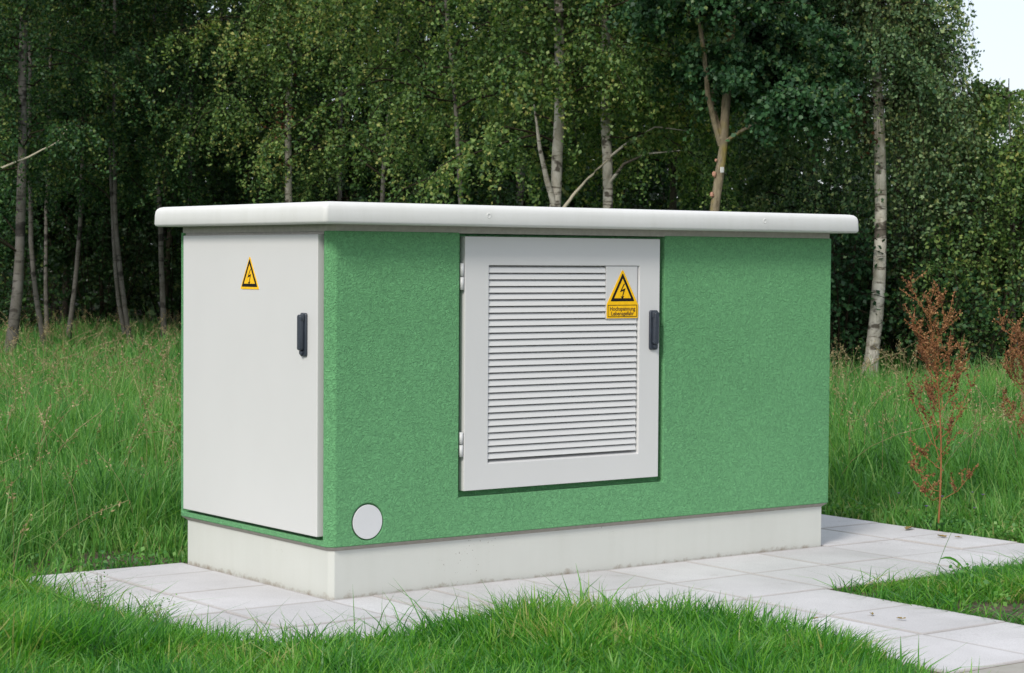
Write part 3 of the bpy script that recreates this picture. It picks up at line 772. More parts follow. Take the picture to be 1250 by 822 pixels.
# ------------------------------------------------------------------ bushes
def bush(label, px, d, w, h, nst, ntw, nlf, lm, lsize, seed, name='bush', group=None, depth=None):
    rng = np.random.default_rng(seed); b = gpos(px, d)
    n = nst; az = rng.uniform(0, 6.28, n); rr_ = np.sqrt(rng.random(n)) * w * .5; tall = h * rng.uniform(.55, 1.0, n) * (1 - .3 * rr_ / (w * .5))
    s = np.linspace(0, 1, 6)[None, :, None]
    H = np.stack([np.cos(az), np.sin(az), np.zeros(n)], 1)[:, None, :]
    P = H * rr_[:, None, None] * (.15 + .85 * s ** .8) + np.array([0, 0, 1.])[None, None] * (tall[:, None, None] * s) + np.cumsum(rng.normal(0, .03, (n, 6, 3)), axis=1)
    P[:, 0, 2] = 0
    v1, f1 = tubes(P, (.016 * (1 - .8 * s[..., 0])) * np.ones((n, 1)), 5)
    nt_ = n * ntw; li = np.repeat(np.arange(n), ntw); ts = rng.uniform(.12, 1, nt_) ** .8 * 5; i0 = np.minimum(ts.astype(int), 4); fr = (ts - i0)[:, None]
    T0 = P[li, i0] * (1 - fr) + P[li, i0 + 1] * fr; dd = rng.normal(size=(nt_, 3)); dd[:, 2] = abs(dd[:, 2]) * .5; dd /= np.linalg.norm(dd, axis=1, keepdims=True)
    tl = rng.uniform(.25, .65, nt_); q = np.linspace(0, 1, 4)[None, :, None]
    PT = T0[:, None] + dd[:, None] * tl[:, None, None] * q - np.array([0, 0, 1.])[None, None] * tl[:, None, None] * .35 * q ** 2
    v2, f2 = tubes(PT, .004 * np.ones((nt_, 4)), 3)
    tj = np.repeat(np.arange(nt_), nlf); tq = rng.uniform(.1, 1, nt_ * nlf) * 3; j0 = np.minimum(tq.astype(int), 2); fr = (tq - j0)[:, None]
    C = PT[tj, j0] * (1 - fr) + PT[tj, j0 + 1] * fr + rng.normal(0, .05, (nt_ * nlf, 3)); C = C[C[:, 2] > .03]
    v3, f3, rn = leaves(C, lsize, rng)
    root = empty(name, b, label, 'bush', group)
    np_mesh('stem', np.concatenate([v1, v2]), np.concatenate([f1, f2 + len(v1)]), [M['twig']], root)
    np_mesh('foliage', v3, f3, [lm], root, attrs={'rnd': ('FACE', rn)})
    return root
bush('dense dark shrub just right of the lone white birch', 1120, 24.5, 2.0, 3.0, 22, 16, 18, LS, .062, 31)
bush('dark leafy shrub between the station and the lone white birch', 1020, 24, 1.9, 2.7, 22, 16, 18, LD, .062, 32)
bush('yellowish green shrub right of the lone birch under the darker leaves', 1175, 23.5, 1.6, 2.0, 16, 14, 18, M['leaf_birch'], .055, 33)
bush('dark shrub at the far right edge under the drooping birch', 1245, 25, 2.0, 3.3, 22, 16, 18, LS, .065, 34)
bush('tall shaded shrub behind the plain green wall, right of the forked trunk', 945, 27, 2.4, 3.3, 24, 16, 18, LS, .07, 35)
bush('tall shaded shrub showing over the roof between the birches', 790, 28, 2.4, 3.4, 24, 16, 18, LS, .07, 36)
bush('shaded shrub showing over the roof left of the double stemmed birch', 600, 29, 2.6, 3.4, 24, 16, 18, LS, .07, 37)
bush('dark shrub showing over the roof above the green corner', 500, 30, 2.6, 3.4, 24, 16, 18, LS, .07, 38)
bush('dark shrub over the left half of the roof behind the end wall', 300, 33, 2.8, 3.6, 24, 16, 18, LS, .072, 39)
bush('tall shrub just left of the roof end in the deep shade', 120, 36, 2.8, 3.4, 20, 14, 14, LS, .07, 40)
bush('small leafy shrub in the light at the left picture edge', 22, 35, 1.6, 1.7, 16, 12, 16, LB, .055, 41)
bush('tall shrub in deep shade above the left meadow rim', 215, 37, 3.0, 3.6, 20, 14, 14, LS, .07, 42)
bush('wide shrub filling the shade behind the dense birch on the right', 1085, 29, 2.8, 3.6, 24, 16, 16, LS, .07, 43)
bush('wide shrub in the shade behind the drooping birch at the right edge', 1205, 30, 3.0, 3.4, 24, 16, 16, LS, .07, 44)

# withered red brown sprays
def withered(label, px, py, d, r, n, seed):
    rng = np.random.default_rng(seed); p = at(px, py, d)
    C = rng.normal(0, 1, (n, 3)) * [r * .3, r * .3, r]
    v, f, rn = leaves(C, .06, rng); st0, sf = tubes(np.array([[[0, 0, r * 1.6], [.02, 0, 0], [0, .02, -r * 1.4]]]), np.array([[.01, .008, .004]]), 5)
    root = empty('withered_branch', p, label, 'branch')
    np_mesh('twig', st0, sf, [M['twig']], root); np_mesh('leaves', v, f, [M['leaf_red']], root, attrs={'rnd': ('FACE', rn)})
withered('hanging spray of withered red brown leaves beside the lone white birch', 1056, 160, 23.5, .20, 48, 51)
withered('spray of withered red brown leaves beside the slender straight birch', 344, 150, 29.6, .32, 120, 52)

# ------------------------------------------------------------------ far wood
def far_wood():
    rng = np.random.default_rng(77)
    V, F, A = [], [], []
    n0 = 0
    for (d0, d1, p0, p1, zt, n, sz) in ((54, 66, -420, 1010, 15, 60000, .30), (50, 62, 1050, 1700, 4.0, 30000, .15), (46, 60, -420, 1700, 4.2, 26000, .26)):
        ncl = 420; cpx = rng.uniform(p0, p1, ncl); cd = rng.uniform(d0, d1, ncl); cz = rng.uniform(.2, zt, ncl)
        c = np.array([gpos(a, b) for a, b in zip(cpx, cd)]); c[:, 2] = cz
        ci = rng.integers(0, ncl, n); P = c[ci] + rng.normal(0, 1, (n, 3)) * [1.1, 1.1, .8]; P[:, 2] = np.abs(P[:, 2])
        v, f, rn = leaves(P, sz, rng, .8); V.append(v); F.append(f + n0); A.append(rn); n0 += len(v)
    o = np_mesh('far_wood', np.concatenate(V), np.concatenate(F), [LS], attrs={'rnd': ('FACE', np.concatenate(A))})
    tag(o, 'dense far mass of leafy woodland closing off the view behind the birches', 'woodland', kind='stuff')
far_wood()

# ------------------------------------------------------------------ grass
def blades(B, H, Wd, rng, lean=.45, az=None, curl=.5, segs=4):
    """B (n,2) base; H height; Wd width -> verts, quads"""
    n = len(B); H = np.broadcast_to(H, (n,)); Wd = np.broadcast_to(Wd, (n,))
    a = rng.uniform(0, 2 * np.pi, n) if az is None else az
    ln = lean * np.abs(rng.normal(1, .5, n)); s = np.linspace(0, 1, segs)[None, :]
    fa = rng.uniform(0, np.pi, n)
    hx = (ln[:, None] * (s * .35 + curl * s ** 2)) * H[:, None]
    z = H[:, None] * (s - .22 * np.clip(ln[:, None], 0, 1.6) * s ** 3)
    X = B[:, 0, None] + np.cos(a)[:, None] * hx; Y = B[:, 1, None] + np.sin(a)[:, None] * hx
    w = Wd[:, None] * np.array([.8, 1.0, .75, .08] if segs == 4 else [1.0, .9, .08])[None, :] * .5
    wx = np.cos(fa)[:, None] * w; wy = np.sin(fa)[:, None] * w
    Lf = np.stack([X - wx, Y - wy, z - .03], -1); Rg = np.stack([X + wx, Y + wy, z - .03], -1)
    V = np.stack([Lf, Rg], 2).reshape(-1, 3)
    i = (np.arange(n) * segs * 2)[:, None] + (np.arange(segs - 1) * 2)[None, :]
    F = np.stack([i, i + 1, i + 3, i + 2], -1).reshape(-1, 4)
    rn = np.repeat(rng.random(n), segs - 1)
    return V, F, rn

def paved(x, y, e=0.0):
    r = np.zeros(len(x), bool)
    for (x0, x1, y0, y1) in PAVE_RECTS + [(.66, 3.2, -4.4, -2.59)]:
        r |= (x > x0 + e) & (x < x1 - e) & (y > y0 + e) & (y < y1 - e)
    return r

def edge_dist(x, y):
    """distance outside the paving"""
    dmin = np.full(len(x), 99.)
    for (x0, x1, y0, y1) in PAVE_RECTS + [(.66, 3.2, -4.4, -2.59)]:
        dx = np.maximum(np.maximum(x0 - x, x - x1), 0); dy = np.maximum(np.maximum(y0 - y, y - y1), 0)
        dmin = np.minimum(dmin, np.hypot(dx, dy))
    return dmin

def vnoise(x, y, sc, seed):
    r = np.random.default_rng(seed); G = r.random((64, 64))
    u = x * sc + 1000; v = y * sc + 1000; i = np.floor(u).astype(int); j = np.floor(v).astype(int); fu = u - i; fv = v - j
    fu = fu * fu * (3 - 2 * fu); fv = fv * fv * (3 - 2 * fv)
    g_ = lambda a, b: G[a % 64, b % 64]
    return (g_(i, j) * (1 - fu) + g_(i + 1, j) * fu) * (1 - fv) + (g_(i, j + 1) * (1 - fu) + g_(i + 1, j + 1) * fu) * fv

def fwd(x, y): return (x - CAM[0]) * FH[0] + (y - CAM[1]) * FH[1]
def side(x, y): return (x - CAM[0]) * RT[0] + (y - CAM[1]) * RT[1]

def soil_hole(x, y):
    h = np.zeros(len(x))
    for cx, cy, r in ((-.26, 1.66, .26), (2.30, -1.86, .27), (2.08, -1.08, .09), (-.62, 1.55, .14), (2.6, -2.35, .25)):
        h = np.maximum(h, np.exp(-((x - cx) ** 2 + (y - cy) ** 2) / r ** 2))
    return h

# 1) foreground lawn, left/front of the paving, and the patch right of the path
def lawn():
    rng = np.random.default_rng(5); V, F, A = [], [], []; n0 = 0
    def put(bx, by, hh, wd, m, lean, sp, curl=.55):
        nonlocal n0
        ci = np.repeat(np.arange(len(bx)), m); off = rng.normal(0, 1, (len(ci), 2)) * np.asarray(sp)[ci][:, None] if np.ndim(sp) else rng.normal(0, sp, (len(ci), 2))
        B = np.stack([bx[ci], by[ci]], 1) + off
        az = np.arctan2(off[:, 1], off[:, 0]) + rng.normal(0, .7, len(ci))
        ok = ~paved(B[:, 0], B[:, 1], .012); ok &= ~((B[:, 0] > .02) & (B[:, 0] < 2.98) & (B[:, 1] > .02) & (B[:, 1] < 1.33))
        B, az, ci = B[ok], az[ok], ci[ok]
        v, f, r = blades(B, hh[ci] * rng.uniform(.55, 1.15, len(ci)), wd * rng.uniform(.6, 1.2, len(ci)), rng, lean, az, curl)
        v[:, 2] -= 0; V.append(v); F.append(f + n0); A.append(r); n0 += len(v)
    # clump centres, front
    n = 9500; x = rng.uniform(-3.9, 1.06, n); y = rng.uniform(-3.4, -.93, n)
    lim = np.interp(y, [-3.4, -2.9, -2.6, -2.0, -1.4, -1.05], [.30, .62, .84, .94, .86, .35])
    ok = (x < lim + rng.normal(0, .03, n)) & ~paved(x, y); x, y = x[ok], y[ok]
    nz = vnoise(x, y, 2.2, 3); nz2 = vnoise(x, y, 6, 4); ed = np.clip(edge_dist(x, y) / .16, 0.25, 1)
    hh = (.135 + .055 * nz + .075 * nz2) * ed ** .4 * np.interp(x, [-2.2, -1.2, -.3, .1, .6, .9], [1.2, .85, .72, 1, 1, .75])
    put(x, y, hh, .0082, 10, .66, .024)
    # left side, beyond the apron's left end and up to its back corner
    n = 6500; x = rng.uniform(-4.6, -.96, n); y = rng.uniform(-.95, 2.2, n); x, y = x[(fwd(x, y) > 4.5)], y[(fwd(x, y) > 4.5)]
    nz = vnoise(x, y, 1.8, 3); ed = np.clip(edge_dist(x, y) / .7, .36, 1)
    put(x, y, (.19 + .24 * nz) * ed ** .6 * np.interp(x, [-2.6, -1.3], [1.25, .9]), .0085, 10, .6, .03)
    n = 1500; x = rng.uniform(-3.6, 1.0, n); y = rng.uniform(-3.2, -1.05, n); ok = (x < np.interp(y, [-3.4, -2.9, -2.6, -2.0, -1.4, -1.05], [.25, .56, .78, .88, .8, .3])) & ~paved(x, y); x, y = x[ok], y[ok]
    put(x, y, rng.uniform(.17, .27, len(x)) * np.interp(x, [-1.2, -.3, .1, .6, .95], [.9, .7, .9, .95, .6]), .0085, 3, 1.15, .02, .75)
    n = 500; x = rng.uniform(-1.5, -.88, n); y = rng.uniform(-1.0, 1.5, n); put(x, y, rng.uniform(.08, .22, n), .006, 5, 1.0, .03, .8)
    # a few loose long blades leaning over the slabs
    n = 130; x = rng.uniform(-1.6, .95, n); y = rng.uniform(-1.14, -.99, n)
    x = np.where(y > -1.2, np.minimum(x, .6), x); put(x, y, rng.uniform(.14, .27, n), .0065, 3, .75, .02, .8)
    n = 34; x = rng.uniform(.68, .92, n); y = rng.uniform(-2.4, -1.3, n); put(x, y, rng.uniform(.10, .18, n), .006, 3, .7, .02, .8)
    # patch right of the path
    n = 8200; x = rng.uniform(1.99, 6.2, n); y = rng.uniform(-3.4, -.95, n); ok = (~paved(x, y)) & (rng.random(n) > soil_hole(x, y) * 1.9); x, y = x[ok], y[ok]
    nz = vnoise(x, y, 2.2, 9); ed = np.clip(edge_dist(x, y) / .35, .3, 1)
    put(x, y, (.05 + .095 * nz) * ed ** .4, .0062, 8, .95, .03)
    n = 130; x = rng.uniform(2.02, 2.12, n); y = rng.uniform(-2.2, -1.0, n); k_ = rng.random(n) < .6
    x[k_] = rng.uniform(2.05, 3.9, k_.sum()); y[k_] = rng.uniform(-1.10, -.99, k_.sum()); put(x, y, rng.uniform(.05, .15, n), .006, 5, 1.2, .02, .9)
    V, F, A = np.concatenate(V), np.concatenate(F), np.concatenate(A)
    tag(np_mesh('lawn_grass', V, F, [M['grass']], attrs={'rnd': ('FACE', A)}), 'thick bright green grass around the slab paving in the foreground', 'grass', kind='stuff')
lawn()

# 2) meadow behind
def meadow():
    rng = np.random.default_rng(6); V, F, A = [], [], []; n0 = 0
    def put(x, y, hh, wd, m, sp, lean, segs=4):
        nonlocal n0
        ok = ~paved(x, y, -.03) & ~((x > -.05) & (x < 3.05) & (y > -.05) & (y < 1.40)); x, y, hh = x[ok], y[ok], hh[ok]
        wd = (wd[ok] if np.ndim(wd) else np.full(len(x), wd)); sp = (sp[ok] if np.ndim(sp) else np.full(len(x), sp))
        ci = np.repeat(np.arange(len(x)), m); off = rng.normal(0, 1, (len(ci), 2)) * sp[ci][:, None]
        az = np.arctan2(off[:, 1], off[:, 0]) * .0 + rng.uniform(0, 6.28, len(x))[ci] + rng.normal(0, 1.0, len(ci)); B = np.stack([x[ci], y[ci]], 1) + off
        ok = ~paved(B[:, 0], B[:, 1], 0) & ~((B[:, 0] > 0.02) & (B[:, 0] < 2.99) & (B[:, 1] > 0.02) & (B[:, 1] < 1.34))
        B, az, ci = B[ok], az[ok], ci[ok]
        v, f, r = blades(B, hh[ci] * rng.uniform(.4, 1.2, len(ci)), wd[ci] * rng.uniform(.5, 1.5, len(ci)), rng, lean * rng.choice([.6, 1.0, 2.0], len(ci), p=[.45, .35, .2]), az, .6, segs)
        r = np.clip(r * .75 + np.repeat(rng.random(len(x))[ci], segs - 1) * .3 - .02, 0, 1)
        V.append(v); F.append(f + n0); A.append(r); n0 += len(v)
    # depth bands (forward distance)
    for d0, d1, n, m, wd, sp, segs in ((7.5, 11.5, 9000, 9, .0078, .05, 4), (11.5, 16, 10000, 8, .0095, .07, 4), (16, 24, 12500, 7, .011, .10, 3), (24, 37, 12500, 6, .017, .14, 3)):
        d = rng.uniform(d0, d1, n); sd_ = rng.uniform(-1, 1, n) * (d * .262 + 1.2)
        x = CAM[0] + FH[0] * d + RT[0] * sd_; y = CAM[1] + FH[1] * d + RT[1] * sd_
        ok = ((y > 1.36) | (x > 3.95)) & ((y > -.95) | (x > 6.0)) & (rng.random(n) > soil_hole(x, y) * 1.15)
        x, y, d = x[ok], y[ok], d[ok]
        ed = np.clip(edge_dist(x, y) / 1.0, .14, 1) ** .75; nz = vnoise(x, y, 1.1, 3); nz2 = vnoise(x, y, .35, 8)
        nz3 = vnoise(x, y, 4.5, 14)
        hh = (.13 + .24 * nz + .10 * nz2 + .17 * nz3) * ed
        put(x, y, hh, wd, m, sp, .5, segs)
    V, F, A = np.concatenate(V), np.concatenate(F), np.concatenate(A)
    tag(np_mesh('meadow_grass', V, F, [M['meadow']], attrs={'rnd': ('FACE', A)}), 'tall uncut meadow grass stretching from the station to the wood', 'grass', kind='stuff')
meadow()

# 3) dry flowering stalks
def stalks():
    rng = np.random.default_rng(8); V, F, A = [], [], []; n0 = 0
    def add(v, f, r):
        nonlocal n0
        V.append(v); F.append(f + n0); A.append(r); n0 += len(v)
    for d0, d1, n, tk, hs, dens in ((8.6, 12, 240, .0026, (.32, .62), 1), (12, 20, 800, .0036, (.42, .68), 1), (20, 36, 1700, .005, (.4, .68), 1)):
        d = rng.uniform(d0, d1, n); sd_ = rng.uniform(-1, 1, n) * (d * .262 + 1.2)
        x = CAM[0] + FH[0] * d + RT[0] * sd_; y = CAM[1] + FH[1] * d + RT[1] * sd_
        ok = ((y > 1.9) | (x > 4.5)) & (y > -.6) & ~((x > -.3) & (x < 3.3) & (y < 1.6)); x, y = x[ok], y[ok]
        if d0 < 9:
            x = np.r_[x, rng.uniform(-2.3, -.9, 70)]; y = np.r_[y, rng.uniform(.6, 2.2, 70)]
        n_ = len(x)
        h = rng.uniform(*hs, n_); az = rng.uniform(0, 6.28, n_); ln = np.abs(rng.normal(.4, .35, n_)); s = np.linspace(0, 1, 6)[None, :]
        P = np.stack([x[:, None] + np.cos(az)[:, None] * ln[:, None] * h[:, None] * s ** 2, y[:, None] + np.sin(az)[:, None] * ln[:, None] * h[:, None] * s ** 2, h[:, None] * (s - .15 * ln[:, None] * s ** 3)], -1)
        v, f = tubes(P, tk * .5 * np.ones((n_, 6)), 3); add(v, f, np.full(len(f), .6))
        # panicle
        m = 16; ci = np.repeat(np.arange(n_), m); t = rng.uniform(3.7, 5, len(ci)); i0 = np.minimum(t.astype(int), 4); fr = (t - i0)[:, None]
        C = P[ci, i0] * (1 - fr) + P[ci, i0 + 1] * fr + rng.normal(0, .010 + tk, (len(ci), 3))
        v, f, r = leaves(C, .014 + tk * 2.2, rng, .4, 0); add(v, f, r)
    V, F, A = np.concatenate(V), np.concatenate(F), np.concatenate(A)
    tag(np_mesh('dry_grass_stalks', V, F, [M['straw']], attrs={'rnd': ('FACE', A)}), 'straw coloured seed heads standing above the meadow', 'grass', kind='stuff')
stalks()

# 4) low broad leaved herbs at the paving's back edge and in the lawn
def herbs():
    rng = np.random.default_rng(12)
    V, F, A = [], [], []; n0 = 0
    n = 900; t = rng.random(n)
    x = np.where(t < .5, 3.97 + np.abs(rng.normal(0, .22, n)), rng.uniform(3.9, 5, n)); y = rng.uniform(-.9, 2.3, n)
    k2 = t > .74; x[k2] = rng.uniform(-1.8, -.02, k2.sum()); y[k2] = 1.38 + np.abs(rng.normal(0, .14, k2.sum()))
    k3 = t > .84; x[k3] = rng.uniform(2.1, 4.6, k3.sum()); y[k3] = rng.uniform(-2.8, -1.08, k3.sum())
    ok = ~paved(x, y, -.03) & (vnoise(x, y, 3.5, 21) > .38) & (rng.random(n) > .8 * soil_hole(x, y)); x, y = x[ok], y[ok]
    m = 13; ci = np.repeat(np.arange(len(x)), m); hgt = rng.uniform(.02, .11, len(x))[ci]
    C = np.stack([x[ci] + rng.normal(0, .032, len(ci)), y[ci] + rng.normal(0, .032, len(ci)), -.02 + hgt * rng.random(len(ci))], 1)
    C = C[~paved(C[:, 0], C[:, 1], -.008)]
    v, f, r = leaves(C, .024, rng, .8, -.1)
    tag(np_mesh('ground_cover', v, f, [M['meadow']], attrs={'rnd': ('FACE', r * .9)}), 'low clover like leaves along the back edges of the paving', 'ground cover', kind='stuff')
herbs()

# ------------------------------------------------------------------ single plants
def dock(label, base, h, seed, nbr, wide, low=.12, group=None):
    """tall seeding weed: central stem, rising branches, rusty seed clusters"""
    rng = np.random.default_rng(seed); root = empty('dock_plant', base, label, 'weed', group)
    s = np.linspace(0, 1, 9); st1 = np.stack([.035 * np.sin(s * 4) - .05 * s ** 2, .03 * s, h * s], 1)
    v, f = tubes(st1[None], (.0062 * (1 - .7 * s))[None], 7); np_mesh('stem', v, f, [M['redstem']], root, smooth=True)
    W = Acc(); CC = []
    zz = np.sort(np.r_[rng.uniform(low, .35, 5), rng.uniform(.33, .94, nbr)]); side_az = math.atan2(RT[1], RT[0])
    for i, zf in enumerate(zz):
        az = side_az + (0 if i % 2 else math.pi) + rng.normal(0, .8); L = wide * (1.05 - .75 * zf) * rng.uniform(.7, 1.15); rise = rng.uniform(1.3, 2.2) if zf > .3 else rng.uniform(.6, 1.2)
        b = np.array([np.interp(zf, s, st1[:, k]) for k in range(3)]); t = np.linspace(0, 1, 7)
        P = b + np.stack([np.cos(az) * L * t ** .85, np.sin(az) * L * t ** .85, L * rise * t ** 1.15], 1) + np.cumsum(rng.normal(0, .010, (7, 3)), 0)
        v, f = tubes(P[None], (.0026 * (1 - .6 * t))[None], 5); W.add(v, f)
        for j in range(5):
            t0 = rng.uniform(.3, .95); q = np.array([np.interp(t0, t, P[:, k]) for k in range(3)]); dv = rng.normal(size=3); dv[2] = abs(dv[2]) + .7; dv /= np.linalg.norm(dv)
            l2 = rng.uniform(.05, .15); P2 = q + dv * l2 * np.linspace(0, 1, 4)[:, None]; v, f = tubes(P2[None], np.full((1, 4), .0016), 4); W.add(v, f)
            m = 24; CC.append(q + dv * l2 * rng.random((m, 1)) + rng.normal(0, .0065, (m, 3)))
        lo = .5 if zf > .35 else .8
        m = 44; tt = rng.uniform(lo, 1, m); CC.append(np.stack([np.interp(tt, t, P[:, k]) for k in range(3)], 1) + rng.normal(0, .007, (m, 3)))
    m = 190; tt = rng.uniform(.66, 1.0, m); CC.append(np.stack([np.interp(tt, s, st1[:, k]) for k in range(3)], 1) + rng.normal(0, 1, (m, 3)) * (.016 * (1.35 - tt))[:, None])
    v, f, _ = W.get(); np_mesh('branches', v, f, [M['redstem']], root)
    C = np.concatenate(CC); v, f, rn = leaves(C, .0125, rng, .9, 0); np_mesh('seed_clusters', v, f, [M['rust']], root, attrs={'rnd': ('FACE', rn)})
    return root
dock('tall rusty brown seeding weed at the back edge of the slabs right of the station', (4.02, .164, -.02), 1.30, 3, 24, .22)
pb = gpos(1259, 13.0); dock('reddish seeding weed cut by the right picture edge in the meadow', (pb[0], pb[1], -.02), 1.02, 4, 16, .26, .3)

def wisp(label, px, py, h, seed, n=9):
    rng = np.random.default_rng(seed)
    # ground point under the photo position
    d = FW + (px - 625) / FPX * RT - (py - 411) / FPX * UP; t = -CAM[2] / d[2]; b = CAM + t * d
    root = empty('meadow_weed', (b[0], b[1], -.02), label, 'weed'); W = Acc(); CC = []
    for i in range(n):
        az = rng.uniform(0, 6.28); L = h * rng.uniform(.6, 1.0); t = np.linspace(0, 1, 6); sp = rng.uniform(.1, .45)
        P = np.stack([np.cos(az) * L * sp * t ** 1.3, np.sin(az) * L * sp * t ** 1.3, L * t], 1); v, f = tubes(P[None], (.0016 * (1 - .5 * t))[None], 4); W.add(v, f)
        m = 22; tt = rng.uniform(.35, 1, m); CC.append(np.stack([np.interp(tt, t, P[:, k]) for k in range(3)], 1) + rng.normal(0, .014, (m, 3)))
    v, f, _ = W.get(); np_mesh('stem', v, f, [M['weedstem']], root)
    v, f, rn = leaves(np.concatenate(CC), .011, rng, .6, 0); np_mesh('leaves', v, f, [M['meadow']], root, attrs={'rnd': ('FACE', rn)})
wisp('wispy pale weed at the left front corner of the slabs', 122, 770, .27, 61)
wisp('small leafy weed in front of the left slabs, right of the wispy pale one', 185, 785, .22, 62, 11)

# lone grass stalk in the right patch
def lone():
    d = FW + (1136 - 625) / FPX * RT - (722 - 411) / FPX * UP; t = -CAM[2] / d[2]; b = CAM + t * d
    s = np.linspace(0, 1, 7); W = Acc()
    r2 = RT.copy(); r2[2] = 0
    P = r2 * (.11 * s ** 1.4)[:, None] + np.array([0, 0, 1.]) * (.33 * s)[:, None]; v, f = tubes(P[None], (.002 * (1 - .5 * s))[None], 4); W.add(v, f)
    q = P[3]; P2 = q + r2 * (.13 * s)[:, None] + np.array([0, 0, 1.]) * (.06 * s - .14 * s ** 2)[:, None]
    for k_ in (-1, 1):
        pass
    w = .006 * np.sin(np.pi * np.clip(s * .9 + .1, 0, 1)); A_ = P2 + np.array([0, 0, 1.]) * w[:, None]; B_ = P2 - np.array([0, 0, 1.]) * w[:, None]
    V = np.stack([A_, B_], 1).reshape(-1, 3); i = np.arange(6) * 2; W.add(V, np.stack([i, i + 1, i + 3, i + 2], 1))
    v, f, _ = W.get(); o = np_mesh('grass_stalk', v, f, [M['grass']], attrs={'rnd': ('FACE', np.full(len(f), .4))}); o.location = (b[0], b[1], -.02)
    tag(o, 'lone tall grass stalk with one bent blade standing over the right hand slabs', 'grass stalk')
lone()

# purple wild flowers by the tall weed
def flower(px, py, d):
    p = at(px, py, d); bm = bmesh.new()
    for i in range(9):
        a = i * 2 * math.pi / 9
        P = [(0, 0, 0), (.006 * math.cos(a - .4), .006 * math.sin(a - .4), .004), (.015 * math.cos(a), .015 * math.sin(a), .009), (.006 * math.cos(a + .4), .006 * math.sin(a + .4), .004)]
        bm.faces.new([bm.verts.new(q) for q in P])
    root = empty('wildflower', (p[0], p[1], -.02), 'tiny purple wild flower in the grass around the tall rusty weed', 'flower', 'purple flowers in the grass')
    z = p[2] + .02
    for v in bm.verts: v.co.z += z
    me = bpy.data.meshes.new('petals'); bm.to_mesh(me); bm.free(); link('petals', me, [M['purple']], root)
    v, f = tubes(np.array([[[0, 0, 0], [.004, 0, z * .5], [0, 0, z]]]), np.full((1, 3), .0014), 4); np_mesh('stem', v, f, [M['weedstem']], root)
for px, py, d in ((1131, 619, 11.6), (1187, 602, 11.9), (1200, 605, 11.7), (1189, 621, 11.5), (1097, 603, 12.1), (1150, 607, 11.8)): flower(px, py, d)

# dry leaves on the slabs
def dry_leaf(label, x, y, s, rot, seed):
    rng = np.random.default_rng(seed); bm = bmesh.new(); pr = []
    for i in range(14):
        a = 2 * math.pi * i / 14; r = s * (.5 + .12 * math.cos(2 * a) + rng.uniform(-.08, .08)); pr.append((r * math.cos(a), r * .55 * math.sin(a)))
    c = bm.verts.new((0, 0, .006)); vs = [bm.verts.new((a, b, .004 + abs(b) * .5 + rng.uniform(0, .006))) for a, b in pr]
    for i in range(14): bm.faces.new([c, vs[i], vs[(i + 1) % 14]])
    o = bm_obj('dry_leaf', bm, [M['dryleaf']]); o.location = (x, y, .002); o.rotation_euler = (0, 0, rot); tag(o, label, 'leaf')
def gxy(px, py):
    d = FW + (px - 625) / FPX * RT - (py - 411) / FPX * UP; t = -CAM[2] / d[2]; b = CAM + t * d; return float(b[0]), float(b[1])
dry_leaf('curled yellow brown leaf on the slabs nearest the station back corner', *gxy(1110, 647), .085, .4, 1)
dry_leaf('yellow brown leaf on the slabs in front of the tall rusty weed', *gxy(1150, 657), .06, 1.4, 2)
dry_leaf('small brown leaf on the slabs, right of the two yellow brown leaves', *gxy(1170, 658), .035, 2.4, 3)
for i, (px, py, lb) in enumerate(((994, 758, 'reddish brown leaf scrap on the path slabs nearest the front grass'), (1064, 752, 'reddish brown leaf scrap on the path between the two other scraps and the soil'), (1100, 758, 'reddish brown leaf scrap nearest the right lawn patch on the path'))):
    dry_leaf(lb, *gxy(px, py), .035, i * .9, 10 + i)

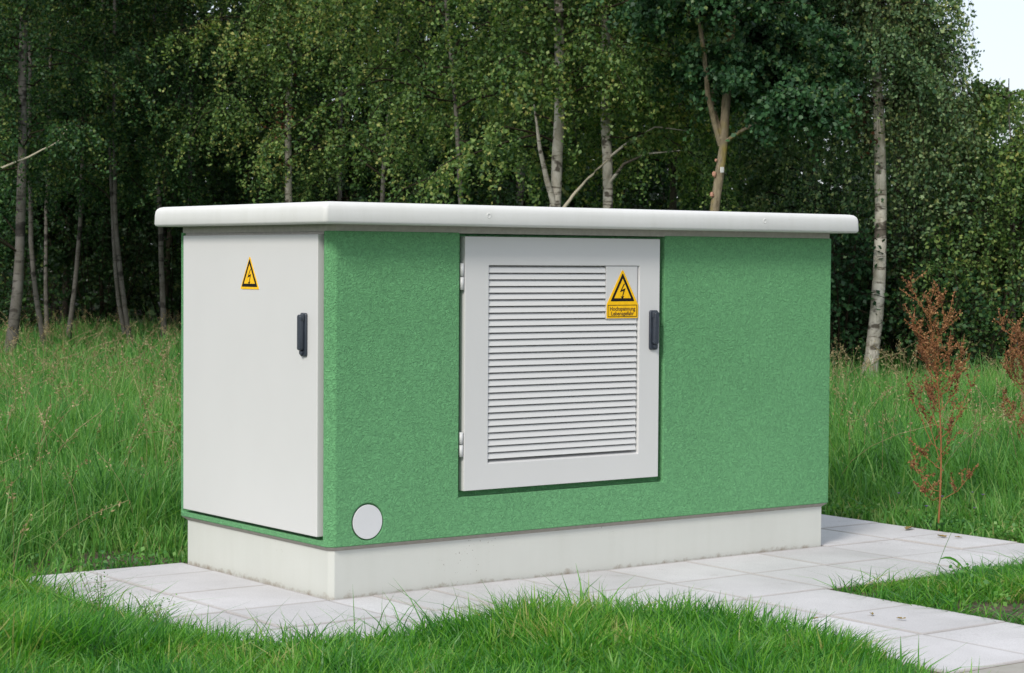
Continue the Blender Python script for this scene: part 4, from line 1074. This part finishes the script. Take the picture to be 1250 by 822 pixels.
# ------------------------------------------------------------------ light, sky, camera
SUN_EL, SUN_AZ = R(40), math.atan2(-.55, -1.0)           # veiled sun, high on the left in front of the station
sd_vec = Vector((math.cos(SUN_EL) * math.cos(SUN_AZ), math.cos(SUN_EL) * math.sin(SUN_AZ), math.sin(SUN_EL)))
w = bpy.data.worlds.new('World'); S.world = w; w.use_nodes = True; nt = w.node_tree
sky = nt.nodes.new('ShaderNodeTexSky'); sky.sky_type = 'NISHITA'; sky.sun_disc = False
sky.sun_elevation = SUN_EL; sky.sun_rotation = math.atan2(sd_vec.x, sd_vec.y)
sky.air_density = 1.0; sky.dust_density = 1.5; sky.ozone_density = 1.0
bg = nt.nodes['Background']; bg.inputs[1].default_value = .14
# thin bright cloud veil over most of the sky
tcw = nt.nodes.new('ShaderNodeTexCoord'); cn = noise(nt, 1.6, 5, .55, tcw.outputs['Generated'])
cf = ramp(nt, cn.outputs[0], [(.3, (.78, .78, .78)), (.7, (.93, .93, .93))])
nt.links.new(mix(nt, sky.outputs[0], (2.42, 2.56, 2.80, 1), cf.outputs[0]), bg.inputs[0])
sl = bpy.data.lights.new('Sun', 'SUN'); sl.energy = 1.2; sl.angle = R(14); sl.color = (1, .955, .88)
so = bpy.data.objects.new('Sun', sl); COL.objects.link(so); so.rotation_euler = sd_vec.to_track_quat('Z', 'Y').to_euler()

cd = bpy.data.cameras.new('Camera'); cam = bpy.data.objects.new('Camera', cd); COL.objects.link(cam)
cd.sensor_width = 36; cd.lens = FPX / 1250 * 36; cd.clip_start = .1; cd.clip_end = 2000
from mathutils import Matrix
mw = Matrix(((RT[0], UP[0], -FW[0], CAM[0]), (RT[1], UP[1], -FW[1], CAM[1]), (RT[2], UP[2], -FW[2], CAM[2]), (0, 0, 0, 1)))
cam.matrix_world = mw
cd.dof.use_dof = True; cd.dof.focus_distance = 9.4; cd.dof.aperture_fstop = 12
S.camera = cam
S.view_settings.view_transform = 'Standard'; S.view_settings.look = 'None'; S.view_settings.gamma = 1; S.view_settings.exposure = 1.26
S.cycles.max_bounces = 6; S.cycles.diffuse_bounces = 3; S.cycles.transmission_bounces = 3; S.cycles.transparent_max_bounces = 4
